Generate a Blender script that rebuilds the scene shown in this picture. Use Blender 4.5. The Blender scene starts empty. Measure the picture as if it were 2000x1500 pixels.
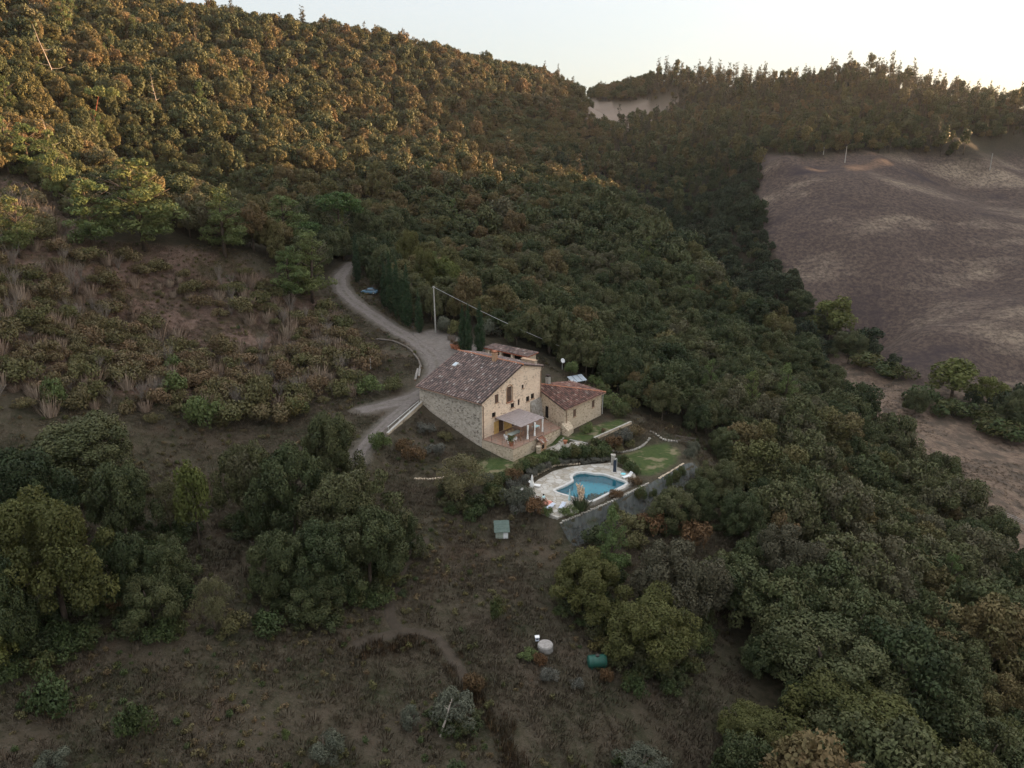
import bpy, bmesh, math, random
import numpy as np
from mathutils import Vector, Matrix

SC = bpy.context.scene
COL = SC.collection
RNG = np.random.default_rng(7)
random.seed(7)

# ---------------------------------------------------------------- camera, sky, sun, exposure
PITCH = math.radians(16.8)
CAM_Z = 45.0
cam_d = bpy.data.cameras.new('camera')
cam_d.sensor_width = 36.0
cam_d.lens = 36.0 * 1390.0 / 2000.0
cam_d.clip_start = 0.5
cam_d.clip_end = 20000.0
cam = bpy.data.objects.new('camera', cam_d)
COL.objects.link(cam)
cam.location = (0, 0, CAM_Z)
cam.rotation_euler = (math.radians(90) - PITCH, 0, 0)
SC.camera = cam

HAZE = 0.000032                  # density of the air
SUN_AZ = math.radians(66.0)      # clockwise from +Y (the view direction) towards +X
SUN_EL = math.radians(5.8)
VEIL = (0.60, 0.61, 0.625); VEIL_UP = 3.4; NISHITA_SHARE = 0.24
world = bpy.data.worlds.new('World')
SC.world = world
world.use_nodes = True
wn = world.node_tree
bg = next(n for n in wn.nodes if n.type == 'BACKGROUND')
sky = wn.nodes.new('ShaderNodeTexSky')
sky.sky_type = 'NISHITA'
sky.sun_disc = False
sky.sun_elevation = SUN_EL
sky.sun_rotation = SUN_AZ
sky.altitude = 300
sky.air_density = 1.0
sky.dust_density = 2.6
sky.ozone_density = 1.2
# a thin high veil evens the evening sky out towards white, brighter overhead than at the horizon
def _wmath(op, a, b, c=None):
    nd = wn.nodes.new('ShaderNodeMath'); nd.operation = op
    for k, q in enumerate((a, b, c)):
        if q is None: continue
        if hasattr(q, 'is_output'): wn.links.new(q, nd.inputs[k])
        else: nd.inputs[k].default_value = q
    return nd.outputs[0]
_tc = wn.nodes.new('ShaderNodeTexCoord'); _sx = wn.nodes.new('ShaderNodeSeparateXYZ'); wn.links.new(_tc.outputs['Generated'], _sx.inputs[0])
_up = _wmath('MULTIPLY_ADD', _wmath('MAXIMUM', _sx.outputs[2], 0.0), VEIL_UP, 1.0)
_sv = wn.nodes.new('ShaderNodeVectorMath'); _sv.operation = 'SCALE'; _sv.inputs[0].default_value = VEIL; wn.links.new(_up, _sv.inputs[3])
_sn = wn.nodes.new('ShaderNodeVectorMath'); _sn.operation = 'SCALE'; wn.links.new(sky.outputs[0], _sn.inputs[0]); _sn.inputs[3].default_value = NISHITA_SHARE
_ad = wn.nodes.new('ShaderNodeVectorMath'); _ad.operation = 'ADD'; wn.links.new(_sv.outputs[0], _ad.inputs[0]); wn.links.new(_sn.outputs[0], _ad.inputs[1])
wn.links.new(_ad.outputs[0], bg.inputs[0])
bg.inputs[1].default_value = 0.12

sun_d = bpy.data.lights.new('sun', 'SUN')
sun_d.energy = 5.0
sun_d.angle = math.radians(0.6)
sun_d.color = (1.0, 0.60, 0.31)
sun = bpy.data.objects.new('sun', sun_d)
COL.objects.link(sun)
sun_dir = Vector((math.sin(SUN_AZ) * math.cos(SUN_EL), math.cos(SUN_AZ) * math.cos(SUN_EL), math.sin(SUN_EL)))
sun.rotation_euler = (-sun_dir).to_track_quat('-Z', 'Y').to_euler()
sun.location = (300, 200, 200)

SC.view_settings.view_transform = 'Standard'
SC.view_settings.look = 'None'
SC.view_settings.exposure = 2.3
SC.view_settings.gamma = 1.0

# ---------------------------------------------------------------- measuring: a photo pixel and a depth give a place
FPX = 1390.0
CP_, SP_ = math.cos(PITCH), math.sin(PITCH)
def ray(u, v):
    vo = (v - 750.0) / FPX
    return ((u - 1000.0) / FPX, CP_ - vo * SP_, -SP_ - vo * CP_)
def at_t(u, v, t):
    d = ray(u, v)
    return (d[0] * t, d[1] * t, CAM_Z + d[2] * t)
def at_z(u, v, z):
    d = ray(u, v)
    t = (z - CAM_Z) / d[2]
    return (d[0] * t, d[1] * t, z)
def project(x, y, z):
    zz = z - CAM_Z
    f = y * CP_ - zz * SP_
    up = y * SP_ + zz * CP_
    f = np.where(f > 1e-3, f, 1e-3)
    return 1000.0 + FPX * x / f, 750.0 - FPX * up / f, f

# ---------------------------------------------------------------- terrain
# ground spots: T = (u, v, distance, height of the trees there), Z = (u, v, ground height), W = (x, y, z)
T_PTS = [
 (0,0,270,9),(230,0,335,9),(370,12,365,9),(500,32,400,9),(700,62,450,9),(870,97,500,9),(1000,128,560,9),(1100,152,620,9),
 (0,200,200,8),(200,200,240,8),(500,300,262,8),(500,150,330,8),(700,250,340,8),(700,400,245,8),(850,200,420,8),
 (900,300,335,8),(1000,230,460,8),(300,350,235,8),(1000,340,345,8),(1000,430,265,8),(900,500,222,8),(1100,210,540,9),
 (1100,600,190,8),(1100,450,268,8),(1300,700,170,8),(1300,560,228,8),(1500,750,160,8),(1500,900,130,8),(1700,1100,102,8),
 (1700,1400,68,7),(1900,1300,84,8),
 (1080,312,400,8),(1200,370,362,8),(1300,445,325,8),(1390,520,290,8),(1480,605,255,8),(1560,665,228,8),(1640,745,203,8),(1700,840,168,9.5),(1850,958,136,11.5),(2000,1075,112,13),
 (1400,400,425,8),(1450,480,362,8),(1460,350,440,8),(1400,300,500,10),(1200,300,520,10),(1300,230,620,10),
 (1310,400,450,8),(1210,335,485,8),(1490,555,342,6),(1550,450,370,0),(1520,560,322,0),(1600,560,335,0),(1750,500,345,0),(1900,400,402,0),(1700,330,432,0),(1600,330,430,0),(1520,312,435,0),
 (1990,600,300,0),(1990,740,262,0),(1900,560,330,0),(1800,640,290,0),
 (1700,295,452,0),(1900,300,470,0),(1700,205,520,11),(1660,128,565,13),(1500,148,625,13),(1300,163,680,12),(1400,146,660,13),(1800,150,540,13),(1950,205,515,13),(2040,240,505,13),
 (1220,210,690,0),(1160,232,655,0),(1300,212,680,0),(1150,190,740,0),(1150,172,780,12),
]
Z_PTS = [
 (300,600,18.5),(0,600,23.5),(600,600,14),(650,560,16.5),(450,480,28),(100,450,33),(150,600,21),(450,600,17.5),(300,500,27.5),(150,500,29),(0,450,34),(300,700,12),(560,520,23),
 (100,750,15),(250,750,13),(400,750,9.5),(600,780,6.2),(500,860,4.2),(300,900,5),
 (1000,1480,-6),(500,1480,-3.5),(0,1480,0),(100,1300,1.5),(400,1150,1.5),(700,1150,-2),(900,1200,-4),(1165,1290,-6.5),
 (980,1045,-3.4),(850,950,-1.0),(1300,1150,-7.5),(1400,1000,-4.5),(1450,1300,-10),(1400,1480,-11.5),(700,1300,-4),
 (810,770,5.2),(700,800,4.8),(690,870,3.2),(850,680,8.4),(720,600,13),(730,568,15),(670,545,16.5),(690,515,19),(780,640,10),
 (1000,690,7.6),(1080,735,5),(1150,745,3.4),(920,665,9.0),(1240,820,0.0),(1330,860,-1.0),(760,700,8.0),(650,680,9.8),
 (1130,1058,-3.7),(1230,1028,-4.0),(1335,968,-3.4),
 (1640,728,-30),(1800,900,-30.5),(1900,830,-35),(2000,872,-37),(2000,1000,-33),(1700,690,-31.5),(1720,770,-31),
]
W_PTS = [
 (180,428,42.3),(205,438,44.4),(250,465,42.6),(300,487,43.0),(345,508,47.0),  # field heights shaped so the low sun can graze the knoll
 (-5,111.5,0.0),(-16.6,121.1,4.6),(0.2,106.5,-0.5),(9.2,116.5,0.3),(17,127,0.7),(3,100,-1.4),(7,97,-1.6),(18,101,-1.6),
 (95,342,-22),(80,377,-8),(58,418,12),(103,296,-32),(105.5,257,-34),(125,215,-32),(118,165,-30),(112,120,-30),(100,80,-30),(60,40,-26),(128,250,-32),
 (-300,100,70),(-250,0,45),(-120,20,14),(0,0,-10),(30,10,-18),(150,50,-40),(300,100,-35),(300,200,-25),(-60,-60,0),(100,-60,-35),(-200,200,66),(-150,100,38),(-90,60,14),
 (-320,330,140),(-290,420,128),(-240,520,120),(-120,640,112),(20,800,100),(-400,250,120),
 (430,500,104),(500,400,102),(560,300,98),(620,180,80),(640,40,70),(420,330,45),(430,180,5),(460,60,-10),  # unseen ridge beyond the right edge, heights set to shape the shadow line
 (330,690,95),(420,620,85),(520,520,80),(250,780,105),(100,980,90),(-400,800,80),(700,800,60),(900,300,60),(-800,300,90),(0,1500,60),(1200,0,40),(-700,-200,50),(0,-400,-20),(400,-300,-30),
]
pts = [at_t(u, v, t)[:2] + (at_t(u, v, t)[2] - d,) for u, v, t, d in T_PTS]
pts += [at_z(*p) for p in Z_PTS]
pts += W_PTS
pts = np.array(pts, float)
def tps_k(r2):
    return 0.5 * r2 * np.log(np.maximum(r2, 1e-12))
SCL = 100.0
_A = pts[:, :2] / SCL
_n = len(_A)
_d2 = ((_A[:, None] - _A[None]) ** 2).sum(-1)
_M = np.zeros((_n + 3, _n + 3))
_M[:_n, :_n] = tps_k(_d2) + np.eye(_n) * 0.002
_M[:_n, _n] = 1; _M[:_n, _n + 1:] = _A
_M[_n, :_n] = 1; _M[_n + 1:, :_n] = _A.T
_w = np.linalg.solve(_M, np.concatenate([pts[:, 2], np.zeros(3)]))
def tps(x, y):
    x = np.asarray(x, float) / SCL; y = np.asarray(y, float) / SCL
    sh = x.shape; x = x.ravel(); y = y.ravel()
    out = np.empty(len(x))
    for i in range(0, len(x), 20000):
        a = x[i:i + 20000]; b = y[i:i + 20000]
        k = tps_k((a[:, None] - _A[None, :, 0]) ** 2 + (b[:, None] - _A[None, :, 1]) ** 2)
        out[i:i + 20000] = k @ _w[:_n] + _w[_n] + _w[_n + 1] * a + _w[_n + 2] * b
    return out.reshape(sh)

def value_noise(x, y, seed):
    r = np.random.default_rng(seed).random((64, 64))
    xi = np.floor(x).astype(int); yi = np.floor(y).astype(int)
    fx = x - xi; fy = y - yi
    fx = fx * fx * (3 - 2 * fx); fy = fy * fy * (3 - 2 * fy)
    g = lambda a, b: r[a % 64, b % 64]
    return (g(xi, yi) * (1 - fx) + g(xi + 1, yi) * fx) * (1 - fy) + (g(xi, yi + 1) * (1 - fx) + g(xi + 1, yi + 1) * fx) * fy
def fbm(x, y, scale, seed, octv=4):
    s = 0; a = 1.0; tot = 0
    for o in range(octv):
        s = s + a * (value_noise(x / scale * 2 ** o + 17.3 * o, y / scale * 2 ** o + 5.1 * o, seed + o) - 0.5)
        tot += a; a *= 0.5
    return s / tot * 2

def in_poly(x, y, poly):
    x = np.asarray(x, float); y = np.asarray(y, float)
    inside = np.zeros(x.shape, bool)
    n = len(poly)
    for i in range(n):
        x1, y1 = poly[i]; x2, y2 = poly[(i + 1) % n]
        c = ((y1 > y) != (y2 > y)) & (x < (x2 - x1) * (y - y1) / ((y2 - y1) if y2 != y1 else 1e-9) + x1)
        inside ^= c
    return inside
def seg_dist(x, y, poly, closed=True):
    x = np.asarray(x, float); y = np.asarray(y, float)
    d = np.full(x.shape, 1e9)
    n = len(poly)
    for i in range(n if closed else n - 1):
        x1, y1 = poly[i][:2]; x2, y2 = poly[(i + 1) % n][:2]
        dx, dy = x2 - x1, y2 - y1
        t = np.clip(((x - x1) * dx + (y - y1) * dy) / (dx * dx + dy * dy + 1e-12), 0, 1)
        d = np.minimum(d, np.hypot(x - x1 - t * dx, y - y1 - t * dy))
    return d
def sdist(x, y, poly):
    d = seg_dist(x, y, poly)
    return np.where(in_poly(x, y, poly), -d, d)
def smooth01(t):
    t = np.clip(t, 0, 1)
    return t * t * (3 - 2 * t)

# the house frame: s along the ochre gable wall, e out from it
HO = (-5.0, 111.5); HB = (math.sin(math.radians(40)), math.cos(math.radians(40))); HN = (HB[1], -HB[0])
def H2(s, e):
    return (HO[0] + HB[0] * s + HN[0] * e, HO[1] + HB[1] * s + HN[1] * e)
def H3(s, e, z):
    return H2(s, e) + (z,)
POOL_Z = -1.3
pool_edge = [at_z(980 + .21 * a, 780 + .21 * c, POOL_Z)[:2] for a, c in [(500,855),(580,812),(650,775),(668,757),(655,725),(690,694),(770,683),(870,700),(940,702),(1050,738),(1146,772),(1142,796),(1000,867),(840,945),(800,942),(650,905)]]
pool_pad = [at_z(u, v, POOL_Z)[:2] for u, v in [(1018,965),(1050,925),(1120,905),(1200,893),(1245,872),(1300,862),(1345,880),(1352,905),(1300,930),(1225,965),(1170,985),(1092,1012),(1060,985)]]
lawn_pad = [at_z(u, v, -0.5)[:2] for u, v in [(948,905),(1000,895),(1070,865),(1130,865),(1150,872),(1060,897),(985,935),(950,935)]]
terr_side = [at_z(u, v, 0.4)[:2] for u, v in [(1095,850),(1160,815),(1180,805),(1232,825),(1165,858),(1130,866)]]
road_main = [(690,512,19.2),(668,535,17.4),(664,556,16.2),(686,585,14.4),(724,612,12.4),(768,642,10.3),(812,668,9.0),(850,700,7.9),(848,735,6.6),(815,770,5.3),(752,790,4.9),(700,803,4.8)]
road_low = [(826,764,5.3),(770,812,4.4),(738,842,3.8),(712,872,3.2),(690,910,2.7)]
ROADS = [[at_z(*p) for p in road_main], [at_z(*p) for p in road_low]]
yard = [at_z(u, v, 8.3)[:2] for u, v in [(800,662),(850,655),(905,668),(960,690),(1000,700),(925,700),(880,715),(845,735),(825,700)]]
PADS = [(pool_pad, POOL_Z - 0.04, 2.2), (lawn_pad, -0.55, 3.0), (terr_side, 0.35, 2.0)]

def catmull(P, step=1.0):
    P = np.array(P, float)
    Q = np.vstack([2 * P[0] - P[1], P, 2 * P[-1] - P[-2]])
    out = []
    for i in range(1, len(Q) - 2):
        p0, p1, p2, p3 = Q[i - 1:i + 3]
        n = max(2, int(np.linalg.norm(p2 - p1) / step))
        for k in range(n):
            t = k / n
            out.append(0.5 * ((2 * p1) + (-p0 + p2) * t + (2 * p0 - 5 * p1 + 4 * p2 - p3) * t * t + (-p0 + 3 * p1 - 3 * p2 + p3) * t ** 3))
    out.append(Q[-2])
    return np.array(out)
ROAD_LINES = [catmull(r, 1.0) for r in ROADS]
ROAD_W = [2.0, 1.2]

GAP = (428.0, 542.0); GAP_W = 22.0; GAP_D = 38.0       # notch added to the unseen right-hand ridge so sun reaches the far field
def terrain(x, y):
    x = np.asarray(x, float); y = np.asarray(y, float)
    z = tps(x, y)
    rough = np.ones(x.shape)
    near = (np.abs(x) < 130) & (y > 40) & (y < 260)
    if near.any():
        xn, yn, zn, rn = x[near], y[near], z[near], rough[near]
        for line, w in zip(ROAD_LINES, ROAD_W):           # the road is cut level across
            best = np.full(xn.shape, 1e9); zz = np.zeros(xn.shape)
            for p in line:
                d = np.hypot(xn - p[0], yn - p[1])
                m = d < best
                best[m] = d[m]; zz[m] = p[2]
            k = 1 - smooth01((best - w) / 3.5)
            zn = zn * (1 - k) + zz * k
            rn = rn * (1 - k)
        for poly, pz, fall in PADS:
            sd = sdist(xn, yn, poly)
            k = 1 - smooth01(sd / fall)
            zn = zn * (1 - k) + pz * k
            rn = rn * (1 - k)
        hx = (xn - HO[0]) * HB[0] + (yn - HO[1]) * HB[1]
        he = (xn - HO[0]) * HN[0] + (yn - HO[1]) * HN[1]
        dd = np.maximum(np.maximum(-18 - hx, hx - 30), np.maximum(-22 - he, he - 26))
        rn = rn * smooth01(dd / 8 + 0.15)
        z[near] = zn; rough[near] = rn
    pd = (np.abs(x - 12) < 14) & (np.abs(y - 99) < 14)
    if pd.any():
        z[pd] = np.where(sdist(x[pd], y[pd], pool_edge) < 0.72, z[pd] - 1.9, z[pd])
    z = z - GAP_D * np.exp(-(((x - GAP[0]) * math.cos(SUN_AZ) - (y - GAP[1]) * math.sin(SUN_AZ)) / GAP_W) ** 2 - (((x - GAP[0]) * math.sin(SUN_AZ) + (y - GAP[1]) * math.cos(SUN_AZ)) / 48) ** 2)
    dist = np.hypot(x, y)
    z = z + rough * (0.45 * fbm(x, y, 9.0, 11) + np.clip(dist / 250, 0.3, 2.0) * 1.3 * fbm(x, y, 42.0, 23))
    return z

def graded(lo, a, b, hi, fine, grow):
    v = list(np.arange(a, b + fine / 2, fine))
    s = fine
    while v[-1] < hi:
        s *= grow; v.append(v[-1] + s)
    s = fine; left = [a]
    while left[-1] > lo:
        s *= grow; left.append(left[-1] - s)
    return np.array(left[:0:-1] + v)
GX = graded(-2500, -75, 100, 2500, 1.0, 1.025)
GY = graded(-600, 44, 205, 3500, 1.0, 1.02)
GXX, GYY = np.meshgrid(GX, GY)
GZ = terrain(GXX, GYY)
def ground_z(x, y):
    x = np.asarray(x, float); y = np.asarray(y, float)
    i = np.clip(np.searchsorted(GX, x) - 1, 0, len(GX) - 2); j = np.clip(np.searchsorted(GY, y) - 1, 0, len(GY) - 2)
    fx = (x - GX[i]) / (GX[i + 1] - GX[i]); fy = (y - GY[j]) / (GY[j + 1] - GY[j])
    return (GZ[j, i] * (1 - fx) + GZ[j, i + 1] * fx) * (1 - fy) + (GZ[j + 1, i] * (1 - fx) + GZ[j + 1, i + 1] * fx) * fy
def gz(x, y):
    return float(ground_z(np.array([x]), np.array([y]))[0])
def hit(u, v, lo=20.0, hi=1200.0):
    """where the line of sight through a photo pixel meets the ground"""
    d = ray(u, v)
    t = np.arange(lo, hi, 0.25)
    below = (CAM_Z + d[2] * t) < ground_z(d[0] * t, d[1] * t)
    k = int(np.argmax(below)) if below.any() else len(t) - 1
    return (d[0] * t[k], d[1] * t[k], gz(d[0] * t[k], d[1] * t[k]))

# ---------------------------------------------------------------- node helpers
class NB:
    """a short way to write node trees"""
    def __init__(self, name):
        self.m = bpy.data.materials.new(name); self.m.use_nodes = True
        self.t = self.m.node_tree; self.t.nodes.clear()
        self.out = self.n('OutputMaterial')
    def n(self, kind, **kw):
        nd = self.t.nodes.new('ShaderNode' + kind)
        for k, v in kw.items(): setattr(nd, k, v)
        return nd
    def set(self, sock, v):
        if hasattr(v, 'is_output'): self.t.links.new(v, sock)
        elif v is not None: sock.default_value = v if not (isinstance(v, tuple) and len(v) == 3 and sock.type == 'RGBA') else v + (1,)
    def math(self, op, a, b=None, c=None, clamp=False):
        nd = self.n('Math', operation=op); nd.use_clamp = clamp
        for i, q in enumerate((a, b, c)): self.set(nd.inputs[i], q)
        return nd.outputs[0]
    def mix(self, f, a, b, blend='MIX'):
        nd = self.n('Mix', data_type='RGBA', blend_type=blend)
        self.set(nd.inputs[0], f); self.set(nd.inputs[6], a); self.set(nd.inputs[7], b)
        return nd.outputs[2]
    def noise(self, vec, scale, detail=4, rough=0.55, out=0):
        nd = self.n('TexNoise'); self.set(nd.inputs['Vector'], vec)
        nd.inputs['Scale'].default_value = scale; nd.inputs['Detail'].default_value = detail; nd.inputs['Roughness'].default_value = rough
        return nd.outputs[out]
    def voro(self, vec, scale, feature='F1', out='Color'):
        nd = self.n('TexVoronoi', feature=feature); self.set(nd.inputs['Vector'], vec); nd.inputs['Scale'].default_value = scale
        return nd.outputs[out]
    def ramp(self, f, stops, interp='LINEAR'):
        nd = self.n('ValToRGB'); self.set(nd.inputs[0], f); e = nd.color_ramp.elements; nd.color_ramp.interpolation = interp
        while len(e) < len(stops): e.new(0.5)
        for q, (p, c) in zip(e, stops):
            q.position = p; q.color = (c + (1,)) if isinstance(c, tuple) else (c, c, c, 1)
        return nd.outputs[0]
    def map01(self, f, a, b):
        nd = self.n('MapRange'); self.set(nd.inputs[0], f); nd.inputs[1].default_value = a; nd.inputs[2].default_value = b
        return nd.outputs[0]
    def attr(self, name, out='Fac'):
        return self.n('Attribute', attribute_name=name).outputs[out]
    def scale(self, vec, s):
        nd = self.n('VectorMath', operation='MULTIPLY'); self.set(nd.inputs[0], vec); nd.inputs[1].default_value = s
        return nd.outputs[0]
    def bump(self, h, strength, dist=0.1):
        nd = self.n('Bump'); nd.inputs['Strength'].default_value = strength; nd.inputs['Distance'].default_value = dist
        self.set(nd.inputs['Height'], h)
        return nd.outputs[0]
    def pos(self):
        return self.n('NewGeometry').outputs['Position']
    def obj(self):
        return self.n('TexCoord').outputs['Object']
    def surf(self, color, rough=0.85, normal=None, spec=0.2, metal=0.0, **kw):
        b = self.n('BsdfPrincipled')
        self.set(b.inputs['Base Color'], color); self.set(b.inputs['Roughness'], rough); self.set(b.inputs['Normal'], normal)
        b.inputs['Specular IOR Level'].default_value = spec; b.inputs['Metallic'].default_value = metal
        for k, v in kw.items(): self.set(b.inputs[k.replace('_', ' ')], v)
        self.t.links.new(b.outputs[0], self.out.inputs[0])
        return self.m
def plain(name, color, rough=0.7, var=0.25, scale=6.0, spec=0.25, metal=0.0):
    b = NB(name); f = b.noise(b.obj(), scale, 5)
    dark = tuple(c * (1 - var) for c in color); light = tuple(min(1, c * (1 + var)) for c in color)
    return b.surf(b.ramp(f, [(0.3, dark), (0.7, light)]), rough, None, spec, metal)

def leaf_mat(name, stops, trans=0.14, wander=0.35, rand=0.45, clump=0.35, rough=0.7):
    """foliage whose colour differs from tree to tree, from clump to clump and slowly over the hillside"""
    b = NB(name)
    oi = b.n('ObjectInfo')
    w = b.noise(oi.outputs['Location'], 0.022, 2)
    f = b.math('MULTIPLY', oi.outputs['Random'], rand)
    f = b.math('ADD', f, b.math('MULTIPLY', b.math('MULTIPLY_ADD', w, 3.0, -1.0), wander))
    f = b.math('ADD', f, b.math('MULTIPLY', b.attr('tint'), clump), clamp=True)
    col = b.ramp(f, stops)
    br = b.math('MULTIPLY_ADD', b.attr('shade'), 0.7, 0.65)
    col = b.mix(1.0, col, b.mix(1.0, (1, 1, 1), br, 'MULTIPLY'), 'MULTIPLY')
    d = b.n('BsdfPrincipled'); b.set(d.inputs['Base Color'], col); d.inputs['Roughness'].default_value = rough; d.inputs['Specular IOR Level'].default_value = 0.25
    tr = b.n('BsdfTranslucent'); b.set(tr.inputs[0], col)
    mx = b.n('MixShader'); mx.inputs[0].default_value = trans
    b.t.links.new(d.outputs[0], mx.inputs[1]); b.t.links.new(tr.outputs[0], mx.inputs[2]); b.t.links.new(mx.outputs[0], b.out.inputs[0])
    return b.m

M = {}
M['holm'] = leaf_mat('holm_oak_leaves', [(0.0, (0.022, 0.034, 0.013)), (0.3, (0.038, 0.052, 0.020)), (0.6, (0.066, 0.077, 0.031)), (0.85, (0.090, 0.091, 0.038)), (1.0, (0.105, 0.094, 0.055))], rand=0.55)
M['downy'] = leaf_mat('downy_oak_leaves', [(0.0, (0.055, 0.066, 0.020)), (0.4, (0.098, 0.094, 0.034)), (0.75, (0.130, 0.100, 0.044)), (1.0, (0.150, 0.098, 0.048))], rand=0.5)
M['pine'] = leaf_mat('pine_needles', [(0.0, (0.060, 0.095, 0.035)), (0.5, (0.100, 0.138, 0.046)), (1.0, (0.150, 0.158, 0.056))], trans=0.2)
M['farpine'] = leaf_mat('far_pine_needles', [(0.0, (0.036, 0.044, 0.024)), (1.0, (0.075, 0.066, 0.038))], trans=0.2)
M['drygrass'] = leaf_mat('dry_grass', [(0.0, (0.080, 0.064, 0.040)), (0.5, (0.140, 0.108, 0.072)), (1.0, (0.25, 0.20, 0.145))], rand=0.6, trans=0.3)
M['ravine'] = leaf_mat('ravine_shade_leaves', [(0.0, (0.018, 0.028, 0.014)), (0.6, (0.036, 0.048, 0.022)), (1.0, (0.060, 0.066, 0.034))], rand=0.5)  # oak leaves with the ravine's shade put into the colour
M['umbrella'] = leaf_mat('umbrella_pine_needles', [(0.0, (0.045, 0.085, 0.022)), (1.0, (0.075, 0.12, 0.03))], trans=0.15)
M['cypress'] = leaf_mat('cypress_leaves', [(0.0, (0.016, 0.036, 0.014)), (1.0, (0.030, 0.056, 0.021))], trans=0.1)
M['lime'] = leaf_mat('valley_tree_leaves', [(0.0, (0.080, 0.105, 0.030)), (1.0, (0.155, 0.155, 0.045))], trans=0.3)
M['yellow'] = leaf_mat('yellowing_oak_leaves', [(0.0, (0.065, 0.078, 0.024)), (1.0, (0.125, 0.115, 0.036))], trans=0.3)
M['feather'] = leaf_mat('feathery_tree_leaves', [(0.0, (0.105, 0.105, 0.052)), (1.0, (0.18, 0.155, 0.075))], trans=0.3)
M['olive'] = leaf_mat('olive_leaves', [(0.0, (0.075, 0.082, 0.055)), (1.0, (0.135, 0.138, 0.100))], trans=0.2)
M['greyleaf'] = leaf_mat('greyish_oak_leaves', [(0.0, (0.070, 0.068, 0.040)), (1.0, (0.120, 0.102, 0.066))], trans=0.2)
M['shrub'] = leaf_mat('shrub_leaves', [(0.0, (0.060, 0.074, 0.028)), (0.45, (0.112, 0.108, 0.042)), (0.8, (0.138, 0.112, 0.054)), (1.0, (0.158, 0.104, 0.058))], rand=0.6)
M['dryshrub'] = leaf_mat('dry_shrub_stalks', [(0.0, (0.140, 0.105, 0.066)), (0.5, (0.20, 0.138, 0.098)), (1.0, (0.29, 0.22, 0.16))], rand=0.6)
M['box'] = leaf_mat('clipped_bush_leaves', [(0.0, (0.075, 0.105, 0.035)), (1.0, (0.12, 0.145, 0.050))])
M['hedge'] = leaf_mat('hedge_leaves', [(0.0, (0.035, 0.055, 0.020)), (0.6, (0.06, 0.08, 0.028)), (1.0, (0.13, 0.10, 0.035))])
M['lavender'] = leaf_mat('lavender_leaves', [(0.0, (0.085, 0.088, 0.066)), (1.0, (0.150, 0.142, 0.120))], trans=0.15)
M['redshrub'] = leaf_mat('reddish_shrub_leaves', [(0.0, (0.085, 0.058, 0.026)), (1.0, (0.150, 0.078, 0.036))])
M['bark'] = plain('bark', (0.085, 0.066, 0.052), 0.95, 0.4, 3.0, 0.1)
M['greybark'] = plain('grey_bark', (0.24, 0.22, 0.20), 0.95, 0.35, 3.0, 0.1)
M['deadwood'] = plain('bare_dead_wood', (0.42, 0.36, 0.31), 0.9, 0.2, 2.0, 0.1)
M['twig'] = plain('bare_twigs', (0.20, 0.17, 0.145), 0.95, 0.3, 2.0, 0.1)

# ---------------------------------------------------------------- mesh helpers
def tag(o, label=None, cat=None, group=None, kind=None):
    if label: o['label'] = label
    if cat: o['category'] = cat
    if group: o['group'] = group
    if kind: o['kind'] = kind
    return o
def link(name, me, parent=None, loc=(0, 0, 0), rot=(0, 0, 0), scale=(1, 1, 1)):
    o = bpy.data.objects.new(name, me); COL.objects.link(o)
    o.location = loc; o.rotation_euler = rot; o.scale = scale
    if parent is not None: o.parent = parent
    return o
def empty(name, loc=(0, 0, 0), rz=0.0, scale=(1, 1, 1)):
    o = link(name, None, None, loc, (0, 0, rz), scale); o.empty_display_size = 0.3
    return o
def np_mesh(name, V, F, mat, attrs=None, normals=None, smooth=False):
    V = np.asarray(V, np.float32); F = np.asarray(F, np.int32); k = F.shape[1]
    me = bpy.data.meshes.new(name)
    me.vertices.add(len(V)); me.vertices.foreach_set('co', V.ravel())
    me.loops.add(F.size); me.loops.foreach_set('vertex_index', F.ravel())
    me.polygons.add(len(F)); me.polygons.foreach_set('loop_start', np.arange(0, F.size, k, dtype=np.int32))
    me.update(calc_edges=True)
    for an, (typ, dom, data) in (attrs or {}).items():
        a = me.attributes.new(an, typ, dom)
        a.data.foreach_set('color' if 'COLOR' in typ else ('vector' if typ == 'FLOAT_VECTOR' else 'value'), np.asarray(data).ravel())
    if smooth: me.polygons.foreach_set('use_smooth', np.ones(len(F), bool))
    if normals is not None:
        me.polygons.foreach_set('use_smooth', np.ones(len(F), bool))
        me.normals_split_custom_set_from_vertices(np.asarray(normals, np.float32))
    me.materials.append(mat)
    return me

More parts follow.
